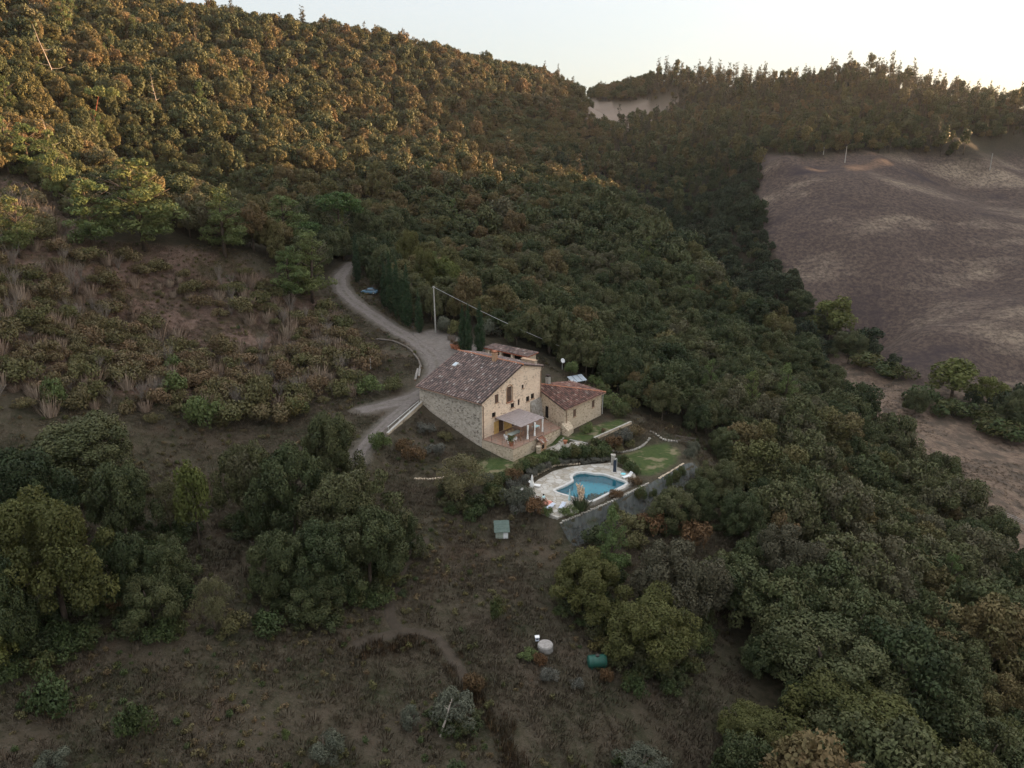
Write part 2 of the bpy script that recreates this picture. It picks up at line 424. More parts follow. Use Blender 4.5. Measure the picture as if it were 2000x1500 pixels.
class Tubes:
    """tapered tubes and boxes gathered into one mesh"""
    def __init__(self): self.V = []; self.F = []
    def tube(self, P, R, n=6, cap=True):
        P = [Vector(p) for p in P]; base = len(self.V); up = Vector((0, 0, 1))
        for i, p in enumerate(P):
            d = (P[min(i + 1, len(P) - 1)] - P[max(i - 1, 0)]).normalized()
            a = d.cross(up) if abs(d.z) < 0.95 else d.cross(Vector((1, 0, 0)))
            a.normalize(); b = d.cross(a)
            r = R[i] if hasattr(R, '__len__') else R
            for k in range(n):
                t = 2 * math.pi * k / n
                self.V.append(tuple(p + (a * math.cos(t) + b * math.sin(t)) * r))
        for i in range(len(P) - 1):
            for k in range(n):
                q = base + i * n; k2 = (k + 1) % n
                self.F.append((q + k, q + k2, q + n + k2, q + n + k))
        if cap:
            self.F.append(tuple(base + k for k in range(n))[::-1]); q = base + (len(P) - 1) * n
            self.F.append(tuple(q + k for k in range(n)))
        return self
    def box(self, c, s, rz=0.0, M4=None):
        base = len(self.V); ca, sa = math.cos(rz), math.sin(rz)
        for dz in (-1, 1):
            for dx, dy in ((-1, -1), (1, -1), (1, 1), (-1, 1)):
                x, y, z = dx * s[0] / 2, dy * s[1] / 2, dz * s[2] / 2
                v = Vector((c[0] + x * ca - y * sa, c[1] + x * sa + y * ca, c[2] + z))
                self.V.append(tuple(M4 @ v) if M4 is not None else tuple(v))
        b = base
        self.F += [(b, b + 3, b + 2, b + 1), (b + 4, b + 5, b + 6, b + 7), (b, b + 1, b + 5, b + 4), (b + 1, b + 2, b + 6, b + 5), (b + 2, b + 3, b + 7, b + 6), (b + 3, b, b + 4, b + 7)]
        return self
    def prism(self, poly, z0, z1):
        """poly: counter-clockwise (x, y); z0, z1 numbers or lists"""
        n = len(poly); b = len(self.V)
        zb = z0 if hasattr(z0, '__len__') else [z0] * n; zt = z1 if hasattr(z1, '__len__') else [z1] * n
        for (x, y), z in zip(poly, zb): self.V.append((x, y, z))
        for (x, y), z in zip(poly, zt): self.V.append((x, y, z))
        self.F.append(tuple(b + i for i in range(n))[::-1]); self.F.append(tuple(b + n + i for i in range(n)))
        for i in range(n):
            j = (i + 1) % n; self.F.append((b + i, b + j, b + n + j, b + n + i))
        return self
    def lathe(self, prof, c=(0, 0, 0), n=14):
        b = len(self.V)
        for r, z in prof:
            for k in range(n):
                t = 2 * math.pi * k / n
                self.V.append((c[0] + r * math.cos(t), c[1] + r * math.sin(t), c[2] + z))
        for i in range(len(prof) - 1):
            for k in range(n):
                k2 = (k + 1) % n; self.F.append((b + i * n + k, b + i * n + k2, b + (i + 1) * n + k2, b + (i + 1) * n + k))
        self.F.append(tuple(b + k for k in range(n))[::-1]); self.F.append(tuple(b + (len(prof) - 1) * n + k for k in range(n)))
        return self
    def poly(self, *pts):
        b = len(self.V); self.V += [tuple(p) for p in pts]; self.F.append(tuple(range(b, b + len(pts)))); return self
    def mesh(self, name, mat, smooth=False, bevel=0.0):
        me = bpy.data.meshes.new(name); me.from_pydata(self.V, [], self.F)
        if bevel:
            bm = bmesh.new(); bm.from_mesh(me)
            bmesh.ops.bevel(bm, geom=bm.edges[:], offset=bevel, segments=1, affect='EDGES'); bm.to_mesh(me); bm.free()
        me.materials.append(mat)
        if smooth: me.polygons.foreach_set('use_smooth', [True] * len(me.polygons))
        me.update()
        return me
    def obj(self, name, mat, parent=None, loc=(0, 0, 0), rot=(0, 0, 0), smooth=False, bevel=0.0):
        return link(name, self.mesh(name, mat, smooth, bevel), parent, loc, rot)

# ---------------------------------------------------------------- foliage
def unit(v):
    return v / np.maximum(np.linalg.norm(v, axis=-1, keepdims=True), 1e-9)
def leaves_mesh(name, C, N, S, tint, shade, mat, aspect=0.55, jitter=0.7, upright=0.0, seed=1, blend=0.45):
    r = np.random.default_rng(seed); n = len(C)
    FN = unit(N + jitter * r.normal(size=(n, 3)))
    T = r.normal(size=(n, 3))
    if upright: T = T * (1 - upright) + np.array([0, 0, 1.0]) * upright * 2 + N * upright
    T = unit(T - (T * FN).sum(1, keepdims=True) * FN)
    B = np.cross(T, FN)
    S = S[:, None]; bend = FN * S * 0.25
    V = np.stack([C - T * S - bend * .5, C + B * S * aspect, C + T * S - bend * .5, C - B * S * aspect], 1).reshape(-1, 3)
    F = np.arange(4 * n).reshape(n, 4)
    nn = unit(N * blend + FN * (1 - blend))
    return np_mesh(name, V, F, mat, {'tint': ('FLOAT', 'POINT', np.repeat(tint, 4).astype(np.float32)), 'shade': ('FLOAT', 'POINT', np.repeat(shade, 4).astype(np.float32))},
                   normals=np.repeat(nn, 4, 0))
def lobes_to_leaves(L, leaf, dens, r, flat=1.0, cull=None):
    """L: rows of x, y, z, radius. Leaves lie on and just under the skin of every lobe."""
    C, N, S, T, D = [], [], [], [], []
    for i, (x, y, z, rad) in enumerate(L):
        k = max(6, int(dens * 12.6 * rad * rad / (leaf * leaf)))
        d = unit(r.normal(size=(k, 3)))
        d = d[d[:, 2] > -0.75]
        q = r.uniform(0.66, 1.08, len(d)) ** 0.7
        wob = 1 + 0.22 * np.sin(d[:, 0] * 5 + i) * np.cos(d[:, 1] * 4 + 2 * i)
        p = d * (rad * q * wob)[:, None] * np.array([1, 1, flat]) + np.array([x, y, z])
        C.append(p); N.append(unit(d * np.array([1, 1, 1 / flat]) + np.array([0, 0, 0.25]))); S.append(r.uniform(0.6, 1.35, len(d)) * leaf)
        T.append(np.full(len(d), r.random()) * 0.7 + r.random(len(d)) * 0.3); D.append(0.5 * r.random() + 0.5 * r.random(len(d)))
    return [np.concatenate(a) for a in (C, N, S, T, D)]
def dome_lobes(r, R, top, bottom, n, rad, spread=1.0, skew=0.15):
    """lobes over a lumpy dome: an uneven outline with gaps between the clumps"""
    L = []
    cz = bottom + (top - bottom) * 0.42
    ph = r.uniform(0, 6.28, 4)
    off = r.normal(size=2) * skew * R
    for i in range(n):
        d = unit(r.normal(size=3))
        if d[2] < -0.55: d[2] *= -1
        a = math.atan2(d[1], d[0])
        hz_ = math.hypot(d[0], d[1]) + 1e-6; wide = max(hz_, 1e-3) ** (0.45 if d[2] < 0 else 0.85) / hz_; d = np.array([d[0] * wide, d[1] * wide, d[2]])
        rr = R * (1 + 0.16 * math.sin(2 * a + ph[0]) + 0.12 * math.sin(3 * a + ph[1]) + 0.1 * math.sin(5 * a + ph[2]))
        q = r.uniform(0.74, 0.95) if i % 5 else r.uniform(0.1, 0.6)
        lr = rad * r.uniform(0.65, 1.3)
        h = (top - cz) if d[2] > 0 else (cz - bottom)
        L.append((d[0] * rr * q + off[0] * max(d[2], 0), d[1] * rr * q + off[1] * max(d[2], 0), cz + d[2] * max(0.1, h * q - lr * 0.4), lr))
    return L
def trunk_mesh(name, h, r0, limbs, r, mat, lean=0.0, spread=1.5, n=6):
    t = Tubes(); k = r.normal(size=2) * lean
    P = [(k[0] * f * f + 0.08 * h * math.sin(3 * f) * k[1] * .3, k[1] * f * f, -0.6 + (h + 0.6) * f) for f in (0, .25, .5, .75, 1.0)]
    t.tube(P, [r0 * 1.35, r0, r0 * .85, r0 * .65, r0 * .3], n)
    for i in range(limbs):
        f = r.uniform(0.35, 0.8); a = r.uniform(0, 6.28); j = min(3, int(f * 4)); g = f * 4 - j
        p0 = Vector(P[j]).lerp(Vector(P[j + 1]), g)
        L = spread * r.uniform(0.6, 1.1)
        p1 = p0 + Vector((math.cos(a) * L * .5, math.sin(a) * L * .5, L * .45)); p2 = p0 + Vector((math.cos(a) * L, math.sin(a) * L, L * .7 + .4))
        t.tube([p0, p1, p2], [r0 * .45, r0 * .3, r0 * .1], 5)
    return t.mesh(name, mat, smooth=True)

def oak_proto(seed, mat, leaf, R=3.6, H=8.0, bottom=1.6, nl=34, rad=1.05, dens=0.62):
    r = np.random.default_rng(seed)
    L = dome_lobes(r, R, H, bottom, nl, rad)
    C, N, S, T, D = lobes_to_leaves(L, leaf, dens, r)
    return (leaves_mesh('crown', C, N, S, T, D, mat, 0.6, 0.75, seed=seed), trunk_mesh('trunk', H * 0.72, 0.2, 6, r, M['bark'], 0.5, R * 0.7))
def pine_proto(seed, mat, leaf, R=2.8, H=10.0, bottom=3.0, tiers=9, dens=0.55, bark='bark', wide=1.0, taper=0.82):
    r = np.random.default_rng(seed); L = []
    for i in range(tiers):
        f = i / (tiers - 1); z = bottom + (H - bottom - 0.4) * f
        Rr = R * wide * (0.72 + 0.28 * min(1, f * 3)) * (1 - taper * f ** 1.8) * r.uniform(0.75, 1.1); m = max(2, int(6 * (1 - f * .7)))
        a0 = r.uniform(0, 6.28)
        for k in range(m):
            if r.random() < 0.20 and i < tiers - 2: continue
            a = a0 + 6.28 * k / m + r.normal() * .25; q = r.uniform(0.55, 1.0)
            for g in (0.45, 0.95):
                L.append((math.cos(a) * Rr * q * g, math.sin(a) * Rr * q * g, z + 0.35 * g * q + r.normal() * .42, (0.80 if g > .5 else 0.6) * r.uniform(.7, 1.25) * (1 - .35 * f) * R / 2.8))
    C, N, S, T, D = lobes_to_leaves(L, leaf, dens, r, flat=0.85)
    return (leaves_mesh('crown', C, N, S, T, D, mat, 0.34, 0.8, 0.35, seed), trunk_mesh('trunk', H * 0.93, 0.17, 9, r, M[bark], 0.35, R * 0.8))
def umbrella_proto(seed, mat, leaf, R=3.4, H=9.0):
    r = np.random.default_rng(seed); L = []
    for i in range(46):
        a = r.uniform(0, 6.28); q = math.sqrt(r.random())
        L.append((math.cos(a) * R * q, math.sin(a) * R * q, H - 0.7 - 1.5 * q * q + r.normal() * .18 - (1.1 if i % 4 == 0 else 0), 0.7 * r.uniform(.7, 1.2)))
    C, N, S, T, D = lobes_to_leaves(L, leaf, 0.6, r, flat=0.6)
    return (leaves_mesh('crown', C, N, S, T, D, mat, 0.4, 0.7, 0.3, seed), trunk_mesh('trunk', H * 0.8, 0.2, 10, r, M['bark'], 0.3, R * 0.7))
def cypress_proto(seed, mat, leaf, R=0.75, H=9.0, dens=0.6):
    r = np.random.default_rng(seed); L = []
    k = 64
    for i in range(k):
        f = (i + .5) / k; prof = min(1.0, 0.55 + 2.2 * f) * (1 - f ** 1.7) ** 0.75
        a = r.uniform(0, 6.28); q = 0.40 * R * prof
        L.append((math.cos(a) * q, math.sin(a) * q, 0.3 + f * (H - 0.55), R * prof * 0.60 * r.uniform(.85, 1.1) + 0.04))
    C, N, S, T, D = lobes_to_leaves(L, leaf, dens, r, flat=1.5)
    return (leaves_mesh('crown', C, N, S, T, D, mat, 0.4, 0.5, 0.6, seed), trunk_mesh('trunk', H * 0.6, 0.13, 0, r, M['bark']))
def bush_mesh(seed, mat, leaf, R=1.0, H=1.5, nl=10, rad=0.5, dens=0.5, upright=0.2, aspect=0.5, bottom=0.05):
    r = np.random.default_rng(seed)
    L = dome_lobes(r, R, H, bottom, nl, rad)
    C, N, S, T, D = lobes_to_leaves(L, leaf, dens, r)
    return leaves_mesh('foliage', C, N, S, T, D, mat, aspect, 0.8, upright, seed)
def stalk_mesh(seed, mat, n=160, R=0.7, H=1.4, w=0.03, splay=0.5):
    """dry upright stalks fanning out from the root"""
    r = np.random.default_rng(seed)
    a = r.uniform(0, 6.28, n); q = R * np.sqrt(r.random(n)) * 0.6; h = H * r.uniform(.45, 1.0, n)
    b = np.stack([np.cos(a) * q, np.sin(a) * q, np.full(n, -.1)], 1)
    lean = np.stack([np.cos(a), np.sin(a), np.zeros(n)], 1) * (splay * R * r.uniform(.2, 1.2, n))[:, None] + r.normal(size=(n, 3)) * .12 * R
    top = b + lean + np.stack([np.zeros(n), np.zeros(n), h], 1)
    s = np.stack([-np.sin(a), np.cos(a), np.zeros(n)], 1) * w
    V = np.stack([b - s, b + s, top + s * .4 + s[:, ::-1] * .3, top - s * .4], 1).reshape(-1, 3)
    t = r.random(n)
    return np_mesh('stalks', V, np.arange(4 * n).reshape(n, 4), mat, {'tint': ('FLOAT', 'POINT', np.repeat(t, 4).astype(np.float32)), 'shade': ('FLOAT', 'POINT', np.repeat(r.random(n), 4).astype(np.float32))},
                   normals=np.repeat(unit(lean + np.array([0, 0, .6])), 4, 0))
def twig_mesh(seed, mat, n=14, R=1.0, H=2.0, r0=0.035):
    r = np.random.default_rng(seed); t = Tubes()
    for i in range(n):
        a = r.uniform(0, 6.28); h = H * r.uniform(.6, 1); q = R * r.uniform(.3, 1)
        p = [Vector((0, 0, -.2)), Vector((math.cos(a) * q * .4, math.sin(a) * q * .4, h * .5)), Vector((math.cos(a) * q, math.sin(a) * q, h))]
        t.tube(p, [r0, r0 * .6, r0 * .25], 4, False)
        for k in range(3):
            s = p[1].lerp(p[2], r.uniform(0, .8)); t.tube([s, s + Vector(tuple(r.normal(size=3) * .3 * R)) + Vector((0, 0, .3 * H))], [r0 * .4, r0 * .15], 3, False)
    return t.mesh('stems', mat)

PROTO = {
 'holm': [oak_proto(10 + i, M['holm'], 0.165, 3.5 + .3 * (i % 2), 7.5 + .6 * (i % 3), 0.3, 52 + 5 * i, 0.88, 0.7) for i in range(4)],
 'downy': [oak_proto(30 + i, M['downy'], 0.175, 3.1, 8.2, 1.2, 40 + 3 * i, 0.85, 0.62) for i in range(3)],
 'yellow': [oak_proto(44, M['yellow'], 0.22, 3.6, 8.5, 1.0, 44, 1.0)],
 'lime': [oak_proto(47 + i, M['lime'], 0.22, 3.0, 9.0, 0.8, 40, 0.9, 0.55) for i in range(2)],
 'feather': [oak_proto(51, M['feather'], 0.10, 2.8, 7.0, 1.2, 38, 0.75, 0.25)],
 'greyleaf': [oak_proto(54 + i, M['greyleaf'], 0.16, 3.2, 7.5, 1.0, 40, 0.85, 0.36) for i in range(2)],
 'olive': [oak_proto(57 + i, M['olive'], 0.065, 1.5, 2.9, 0.4, 30, 0.40, 0.5) for i in range(2)],
 'pine': [pine_proto(60 + i, M['pine'], 0.17, 2.8, 10, 2.2, 9, 0.75, wide=1.02, taper=0.72) for i in range(4)],
 'umbrella': [umbrella_proto(70, M['umbrella'], 0.22)],
 'cypress': [cypress_proto(74 + i, M['cypress'], 0.10, dens=0.7) for i in range(3)],
}
for _k, _d in (('holm', 4), ('yellow', 1), ('greyleaf', 1)):
    PROTO[_k + '_near'] = [oak_proto(80 + i + 9 * len(_k), M[_k], 0.098, 3.6, 7.9 if _k == 'holm' else (8.5 if _k == 'yellow' else 7.5), 0.2, 72 + 5 * i, 0.76, 0.75) for i in range(_d)]
FARP = {
 'holm': [oak_proto(110 + i, M['holm'], 0.34, 3.4, 7.8, 0.8, 36, 1.0, 0.6) for i in range(3)],
 'downy': [oak_proto(130 + i, M['downy'], 0.36, 3.0, 8.4, 1.2, 32, 0.95, 0.58) for i in range(3)],
 'pine': [pine_proto(160 + i, M['farpine'], 0.42, 2.3, 13, 6.8, 6, 0.5, wide=0.95, taper=0.5) for i in range(3)],
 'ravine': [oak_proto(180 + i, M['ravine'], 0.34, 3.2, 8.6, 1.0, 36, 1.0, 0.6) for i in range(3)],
 'tall': [oak_proto(170 + i, M[('holm', 'downy', 'holm')[i]], 0.45, 2.3, 12, 3.6, 28, 0.95, 0.5) for i in range(3)],
}
def join_meshes(a, b, name):
    bm = bmesh.new(); bm.from_mesh(a); n0 = len(bm.faces); bm.from_mesh(b)
    bm.faces.ensure_lookup_table()
    for f in bm.faces[n0:]: f.material_index = 1
    me = bpy.data.meshes.new(name); bm.to_mesh(me); bm.free()
    me.materials.append(a.materials[0]); me.materials.append(b.materials[0])
    return me

# ---------------------------------------------------------------- what grows where
POLY_CLEAR = [(-400,330),(60,345),(180,470),(330,480),(420,480),(520,500),(540,535),(640,555),(655,520),(690,500),(730,540),(770,600),(830,648),(880,650),(960,690),(1060,700),(1085,725),(1150,735),(1190,780),(1240,805),(1330,835),(1390,870),(1415,930),(1490,1000),(1440,1080),(1405,1110),(1430,1250),(1480,1380),(1430,1420),(1400,1700),(-400,1700)]
POLY_FIELD = [(1480,300),(1560,306),(1700,298),(1860,308),(2300,285),(2300,960),(2000,862),(1900,812),(1800,768),(1700,700),(1640,655),(1560,600),(1530,520),(1495,460),(1480,380)]
POLY_BANK = [(1600,715),(1640,690),(1700,712),(1800,768),(1900,812),(2000,860),(2300,950),(2300,1300),(2000,1160),(1600,860)]
POLY_PALE = [(1140,193),(1200,201),(1330,193),(1292,238),(1220,258),(1150,238)]
def region(x, y, z):
    u, v, f = project(x, y, z)
    wob = 16 * fbm(x, y, 15.0, 97) * (y > 235)
    u = u + wob; v = v + 0.3 * wob
    pale = in_poly(u, v, POLY_PALE) & (y > 520)
    field = in_poly(u, v, POLY_FIELD) & (y > 235) & (x > 95)
    bank = in_poly(u, v, POLY_BANK) & (y > 115) & (x > 98 + 0.02 * (y - 120)) & ~field
    clear = in_poly(u, v, POLY_CLEAR) & (y < 235) & (y > 20)
    return clear, field, bank, pale
_gd = np.hypot(GXX, GYY)
clearG, fieldG, bankG, paleG = region(GXX, GYY, GZ)
forestG = ~(clearG | fieldG | bankG | paleG)
CANOPY = GZ + np.where(forestG, 6.0, 0.0)
def grid_at(A, x, y):
    i = np.clip(np.searchsorted(GX, x) - 1, 0, len(GX) - 2); j = np.clip(np.searchsorted(GY, y) - 1, 0, len(GY) - 2)
    return A[j, i]
def seen(x, y, z, back=7.0):
    """is the spot in plain view of the camera, over the canopy in front of it"""
    d = np.sqrt(x * x + y * y); vis = np.ones(len(x), bool)
    for k in np.linspace(0.08, 1.0, 90):
        f = np.minimum(k, 1 - back / np.maximum(d, back + 1))
        vis &= grid_at(CANOPY, x * f, y * f) < CAM_Z + (z - CAM_Z) * f + 0.3
    return vis

# ---------------------------------------------------------------- ground
_cl = lambda m: m.astype(np.float32)
def blur(A, n=2):
    for _ in range(n):
        B = A.copy(); B[1:-1, 1:-1] = (A[1:-1, 1:-1] * 2 + A[:-2, 1:-1] + A[2:, 1:-1] + A[1:-1, :-2] + A[1:-1, 2:]) / 6; A = B
    return A
uG, vG, fG = project(GXX, GYY, GZ)
DRY = [(-400,330),(100,360),(330,480),(450,500),(540,560),(640,590),(690,640),(745,690),(720,730),(640,770),(300,790),(100,760),(-400,720)]
lawn_right = [at_z(u, v, POOL_Z)[:2] for u, v in [(1212,893),(1255,872),(1300,866),(1328,880),(1318,905),(1275,928),(1240,925)]]
lawn_left = [at_z(u, v, -0.55)[:2] for u, v in [(930,900),(1000,892),(1075,862),(1115,858),(1085,885),(1000,925),(950,945),(915,930)]]
lawn_side = [at_z(u, v, 0.4)[:2] for u, v in [(1110,857),(1150,835),(1215,815),(1226,828),(1165,855),(1140,862)]]
dryG = blur(_cl(in_poly(uG, vG, DRY) & clearG & (GYY > 85)), 4)
soft = lambda poly, w=0.8: 1 - smooth01((sdist(GXX, GYY, poly) + w * 0.5 + 0.5 * fbm(GXX, GYY, 2.5, 5)) / w)
nearG = (np.abs(GXX) < 110) & (GYY < 230) & (GYY > 30)
lawnG = np.where(nearG, np.maximum(np.maximum(soft(lawn_right), soft(lawn_left)), soft(lawn_side)), 0)
gravG = np.zeros_like(GZ)
for line, w in zip(ROAD_LINES, ROAD_W):
    gravG = np.maximum(gravG, 0.55 * (1 - smooth01((seg_dist(GXX, GYY, line[::3], False) - w * 0.8) / 1.6)))
gravG = np.where(nearG, np.maximum(gravG, soft(yard, 2.0)), 0)
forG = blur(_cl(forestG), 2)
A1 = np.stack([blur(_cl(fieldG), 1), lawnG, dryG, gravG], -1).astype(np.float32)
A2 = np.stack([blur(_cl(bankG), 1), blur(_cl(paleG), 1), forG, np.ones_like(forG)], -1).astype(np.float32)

b = NB('hillside_ground')
P = b.pos()
m1 = b.n('Attribute', attribute_name='cover'); m2 = b.n('Attribute', attribute_name='cover_far')
s1 = b.n('SeparateColor'); b.set(s1.inputs[0], m1.outputs['Color']); s2 = b.n('SeparateColor'); b.set(s2.inputs[0], m2.outputs['Color'])
n1 = b.noise(P, 0.16, 6, 0.65); n2 = b.noise(P, 1.3, 6, 0.7); n3 = b.noise(P, 0.05, 4, 0.6); n4 = b.noise(P, 5.0, 4, 0.7)
base = b.ramp(n1, [(0.30, (0.026, 0.031, 0.015)), (0.47, (0.046, 0.040, 0.025)), (0.60, (0.061, 0.047, 0.033)), (0.72, (0.088, 0.056, 0.036))])
base = b.mix(b.map01(n2, 0.42, 0.68), base, (0.078, 0.063, 0.045))
base = b.mix(b.map01(n4, 0.60, 0.72), base, (0.12, 0.108, 0.09))
base = b.mix(b.map01(n4, 0.44, 0.34), base, (0.020, 0.022, 0.013))
dry = b.mix(b.map01(n2, 0.32, 0.66), (0.075, 0.046, 0.035), (0.165, 0.112, 0.088))
dry = b.mix(b.map01(n1, 0.52, 0.40), dry, (0.060, 0.048, 0.027))
col = b.mix(s1.outputs[2], base, dry)
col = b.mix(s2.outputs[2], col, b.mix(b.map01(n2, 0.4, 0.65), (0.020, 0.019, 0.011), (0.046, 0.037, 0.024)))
fst = b.n('Mapping'); fst.inputs['Rotation'].default_value = (0, 0, 0.55); fst.inputs['Scale'].default_value = (0.45, 1.0, 1.0); b.set(fst.inputs[0], P); strk = b.noise(fst.outputs[0], 0.030, 8, 0.66); fine = b.noise(P, 0.55, 6, 0.75)
fld = b.mix(b.map01(fine, 0.40, 0.60), (0.046, 0.034, 0.031), (0.100, 0.072, 0.058))
fld = b.mix(b.map01(strk, 0.50, 0.66), fld, b.mix(b.map01(fine, 0.40, 0.58), (0.10, 0.076, 0.058), (0.26, 0.20, 0.148)))
fld = b.mix(b.map01(strk, 0.42, 0.30), fld, (0.038, 0.029, 0.031))
col = b.mix(s1.outputs[0], col, fld)
bank = b.mix(b.map01(fine, 0.35, 0.66), (0.095, 0.066, 0.050), (0.22, 0.158, 0.115))
col = b.mix(s2.outputs[0], col, b.mix(b.map01(n1, 0.55, 0.4), bank, (0.085, 0.066, 0.051)))
col = b.mix(s2.outputs[1], col, b.mix(n3, (0.15, 0.115, 0.092), (0.27, 0.215, 0.175)))
lawn = b.mix(b.map01(n2, 0.3, 0.7), (0.032, 0.055, 0.018), (0.075, 0.092, 0.032))
lawn = b.mix(b.map01(b.noise(P, 0.42, 3), 0.52, 0.64), lawn, (0.175, 0.150, 0.090))
col = b.mix(s1.outputs[1], col, lawn)
grav = b.mix(b.map01(n2, 0.3, 0.7), (0.12, 0.10, 0.088), (0.19, 0.168, 0.152))
col = b.mix(m1.outputs['Alpha'], col, grav)
hgt = b.math('ADD', n2, b.math('MULTIPLY', n4, 0.5))
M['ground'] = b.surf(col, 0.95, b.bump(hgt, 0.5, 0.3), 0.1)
ny, nx = GZ.shape
_id = np.arange(nx * ny).reshape(ny, nx)
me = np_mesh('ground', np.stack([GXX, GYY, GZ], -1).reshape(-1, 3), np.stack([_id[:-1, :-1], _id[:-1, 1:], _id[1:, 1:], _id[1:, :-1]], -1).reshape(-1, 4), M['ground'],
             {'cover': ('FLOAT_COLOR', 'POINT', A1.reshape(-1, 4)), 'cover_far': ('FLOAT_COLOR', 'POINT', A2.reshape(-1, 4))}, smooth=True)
tag(link('ground', me), kind='structure')

# the gravel roads: sheets that follow the ground
b = NB('gravel_road'); P = b.pos()
trk = b.attr('across')
g = b.mix(b.map01(b.noise(P, 1.6, 6, 0.7), 0.3, 0.7), (0.105, 0.088, 0.079), (0.18, 0.156, 0.143))
g = b.mix(b.map01(b.noise(P, 9.0, 3, 0.7), 0.55, 0.75), g, (0.27, 0.245, 0.225))
mid = b.math('MULTIPLY', b.map01(b.math('ABSOLUTE', trk), 0.28, 0.05), b.map01(b.noise(P, 0.7, 4), 0.4, 0.6))
g = b.mix(b.math('MULTIPLY', mid, 0.6), g, (0.085, 0.075, 0.05))
edge = b.map01(b.math('ADD', b.math('ABSOLUTE', trk), b.math('MULTIPLY_ADD', b.noise(P, 0.9, 4), 0.7, -0.35)), 0.72, 1.0)
g = b.mix(edge, g, (0.070, 0.054, 0.041))
M['road'] = b.surf(g, 0.95, b.bump(b.noise(P, 4, 5, .7), 0.4, 0.08), 0.1)
def strip(name, line, w, lift=0.05, n=9):
    V, T = [], []
    for i, p in enumerate(line):
        d = line[min(i + 1, len(line) - 1)][:2] - line[max(i - 1, 0)][:2]; d = d / (np.hypot(*d) + 1e-9)
        ww = w * (1 + 0.08 * math.sin(i * .35) + .05 * math.sin(i * .9))
        for k in range(n):
            a = -1 + 2 * k / (n - 1); x = p[0] - d[1] * ww * a; y = p[1] + d[0] * ww * a
            V.append((x, y, gz(x, y) + (lift if 0 < k < n - 1 else -0.08) )); T.append(a)
    F = [(i * n + k, i * n + k + 1, (i + 1) * n + k + 1, (i + 1) * n + k) for i in range(len(line) - 1) for k in range(n - 1)]
    return np_mesh(name, V, F, M['road'], {'across': ('FLOAT', 'POINT', np.array(T, np.float32))}, smooth=True)
for line, w in zip(ROAD_LINES, ROAD_W):
    me = strip('gravel_road', catmull(line[::4], 0.5), w)
    tag(link('gravel_road', me), kind='structure')

# ---------------------------------------------------------------- trees
TREES = []            # (kind, x, y, z, sx, sz, rz, proto, label, category, group)
def by_pixels(u, vtop, vbot, w, stem=False):
    """ground spot, crown width and height of a plant from its outline in the photo"""
    x, y, z = hit(u, vbot)
    _, _, f = project(x, y, z)
    W = float(w * f / FPX); ph = math.atan2(CAM_Z - z, math.hypot(x, y))
    back = 0.36 * W if not stem else 0.0           # the stem stands behind the front edge of the crown
    k = math.hypot(x, y); x, y = x * (1 + back / k), y * (1 + back / k); z = gz(x, y)
    _, _, f = project(x, y, z); W = float(w * f / FPX)
    lo, hi = z, z + 60
    for _ in range(40):
        m = (lo + hi) / 2
        top = m - 0.5 * W * math.tan(ph) * -0.45 if not stem else m   # the far rim of the crown shows above its middle
        if project(x, y, top)[1] > vtop: lo = m
        else: hi = m
    return x, y, z, W, max(lo - z, 0.62 * W) if not stem else lo - z
HOLD = []
PSIZE = {'holm': (3.6, 7.9), 'downy': (3.1, 8.2), 'yellow': (3.6, 8.5), 'lime': (3.0, 9.0), 'feather': (2.8, 7.0), 'greyleaf': (3.2, 7.5), 'olive': (1.5, 2.9),
         'pine': (2.9, 10.0), 'umbrella': (3.6, 9.0), 'cypress': (0.75, 9.0)}
CNAME = {'holm': 'holm_oak', 'downy': 'downy_oak', 'yellow': 'downy_oak', 'lime': 'poplar_tree', 'feather': 'feathery_tree', 'greyleaf': 'oak_tree', 'olive': 'olive_tree', 'pine': 'pine_tree', 'umbrella': 'umbrella_pine', 'cypress': 'cypress_tree'}
CCAT = {'holm': 'holm oak', 'downy': 'downy oak', 'yellow': 'downy oak', 'lime': 'tree', 'feather': 'tree', 'greyleaf': 'oak tree', 'olive': 'olive tree', 'pine': 'pine tree', 'umbrella': 'umbrella pine', 'cypress': 'cypress'}
def plant(kind, x, y, z, sx, sz, rz, i, label, group=None, near=False):
    lib = PROTO[kind + '_near'] if near and kind + '_near' in PROTO else PROTO[kind]
    crown, trunk = lib[i % len(lib)]
    e = empty(CNAME[kind], (x, y, z - 0.1), rz, (sx, sx, sz))
    tag(e, label, CCAT[kind], group)
    link('trunk', trunk, e); link('crown', crown, e)
    return e
def plant_px(kind, u, vt, vb, w, label, i=None, group=None):
    x, y, z, W, H = by_pixels(u, vt, vb, w, kind in ('pine', 'umbrella', 'cypress'))
    R0, H0 = PSIZE[kind]
    HOLD.append((x, y, W / 2))
    return plant(kind, x, y, z, W / 2 / R0, H / H0, RNG.uniform(0, 6.28), len(HOLD) if i is None else i, label, group, True)

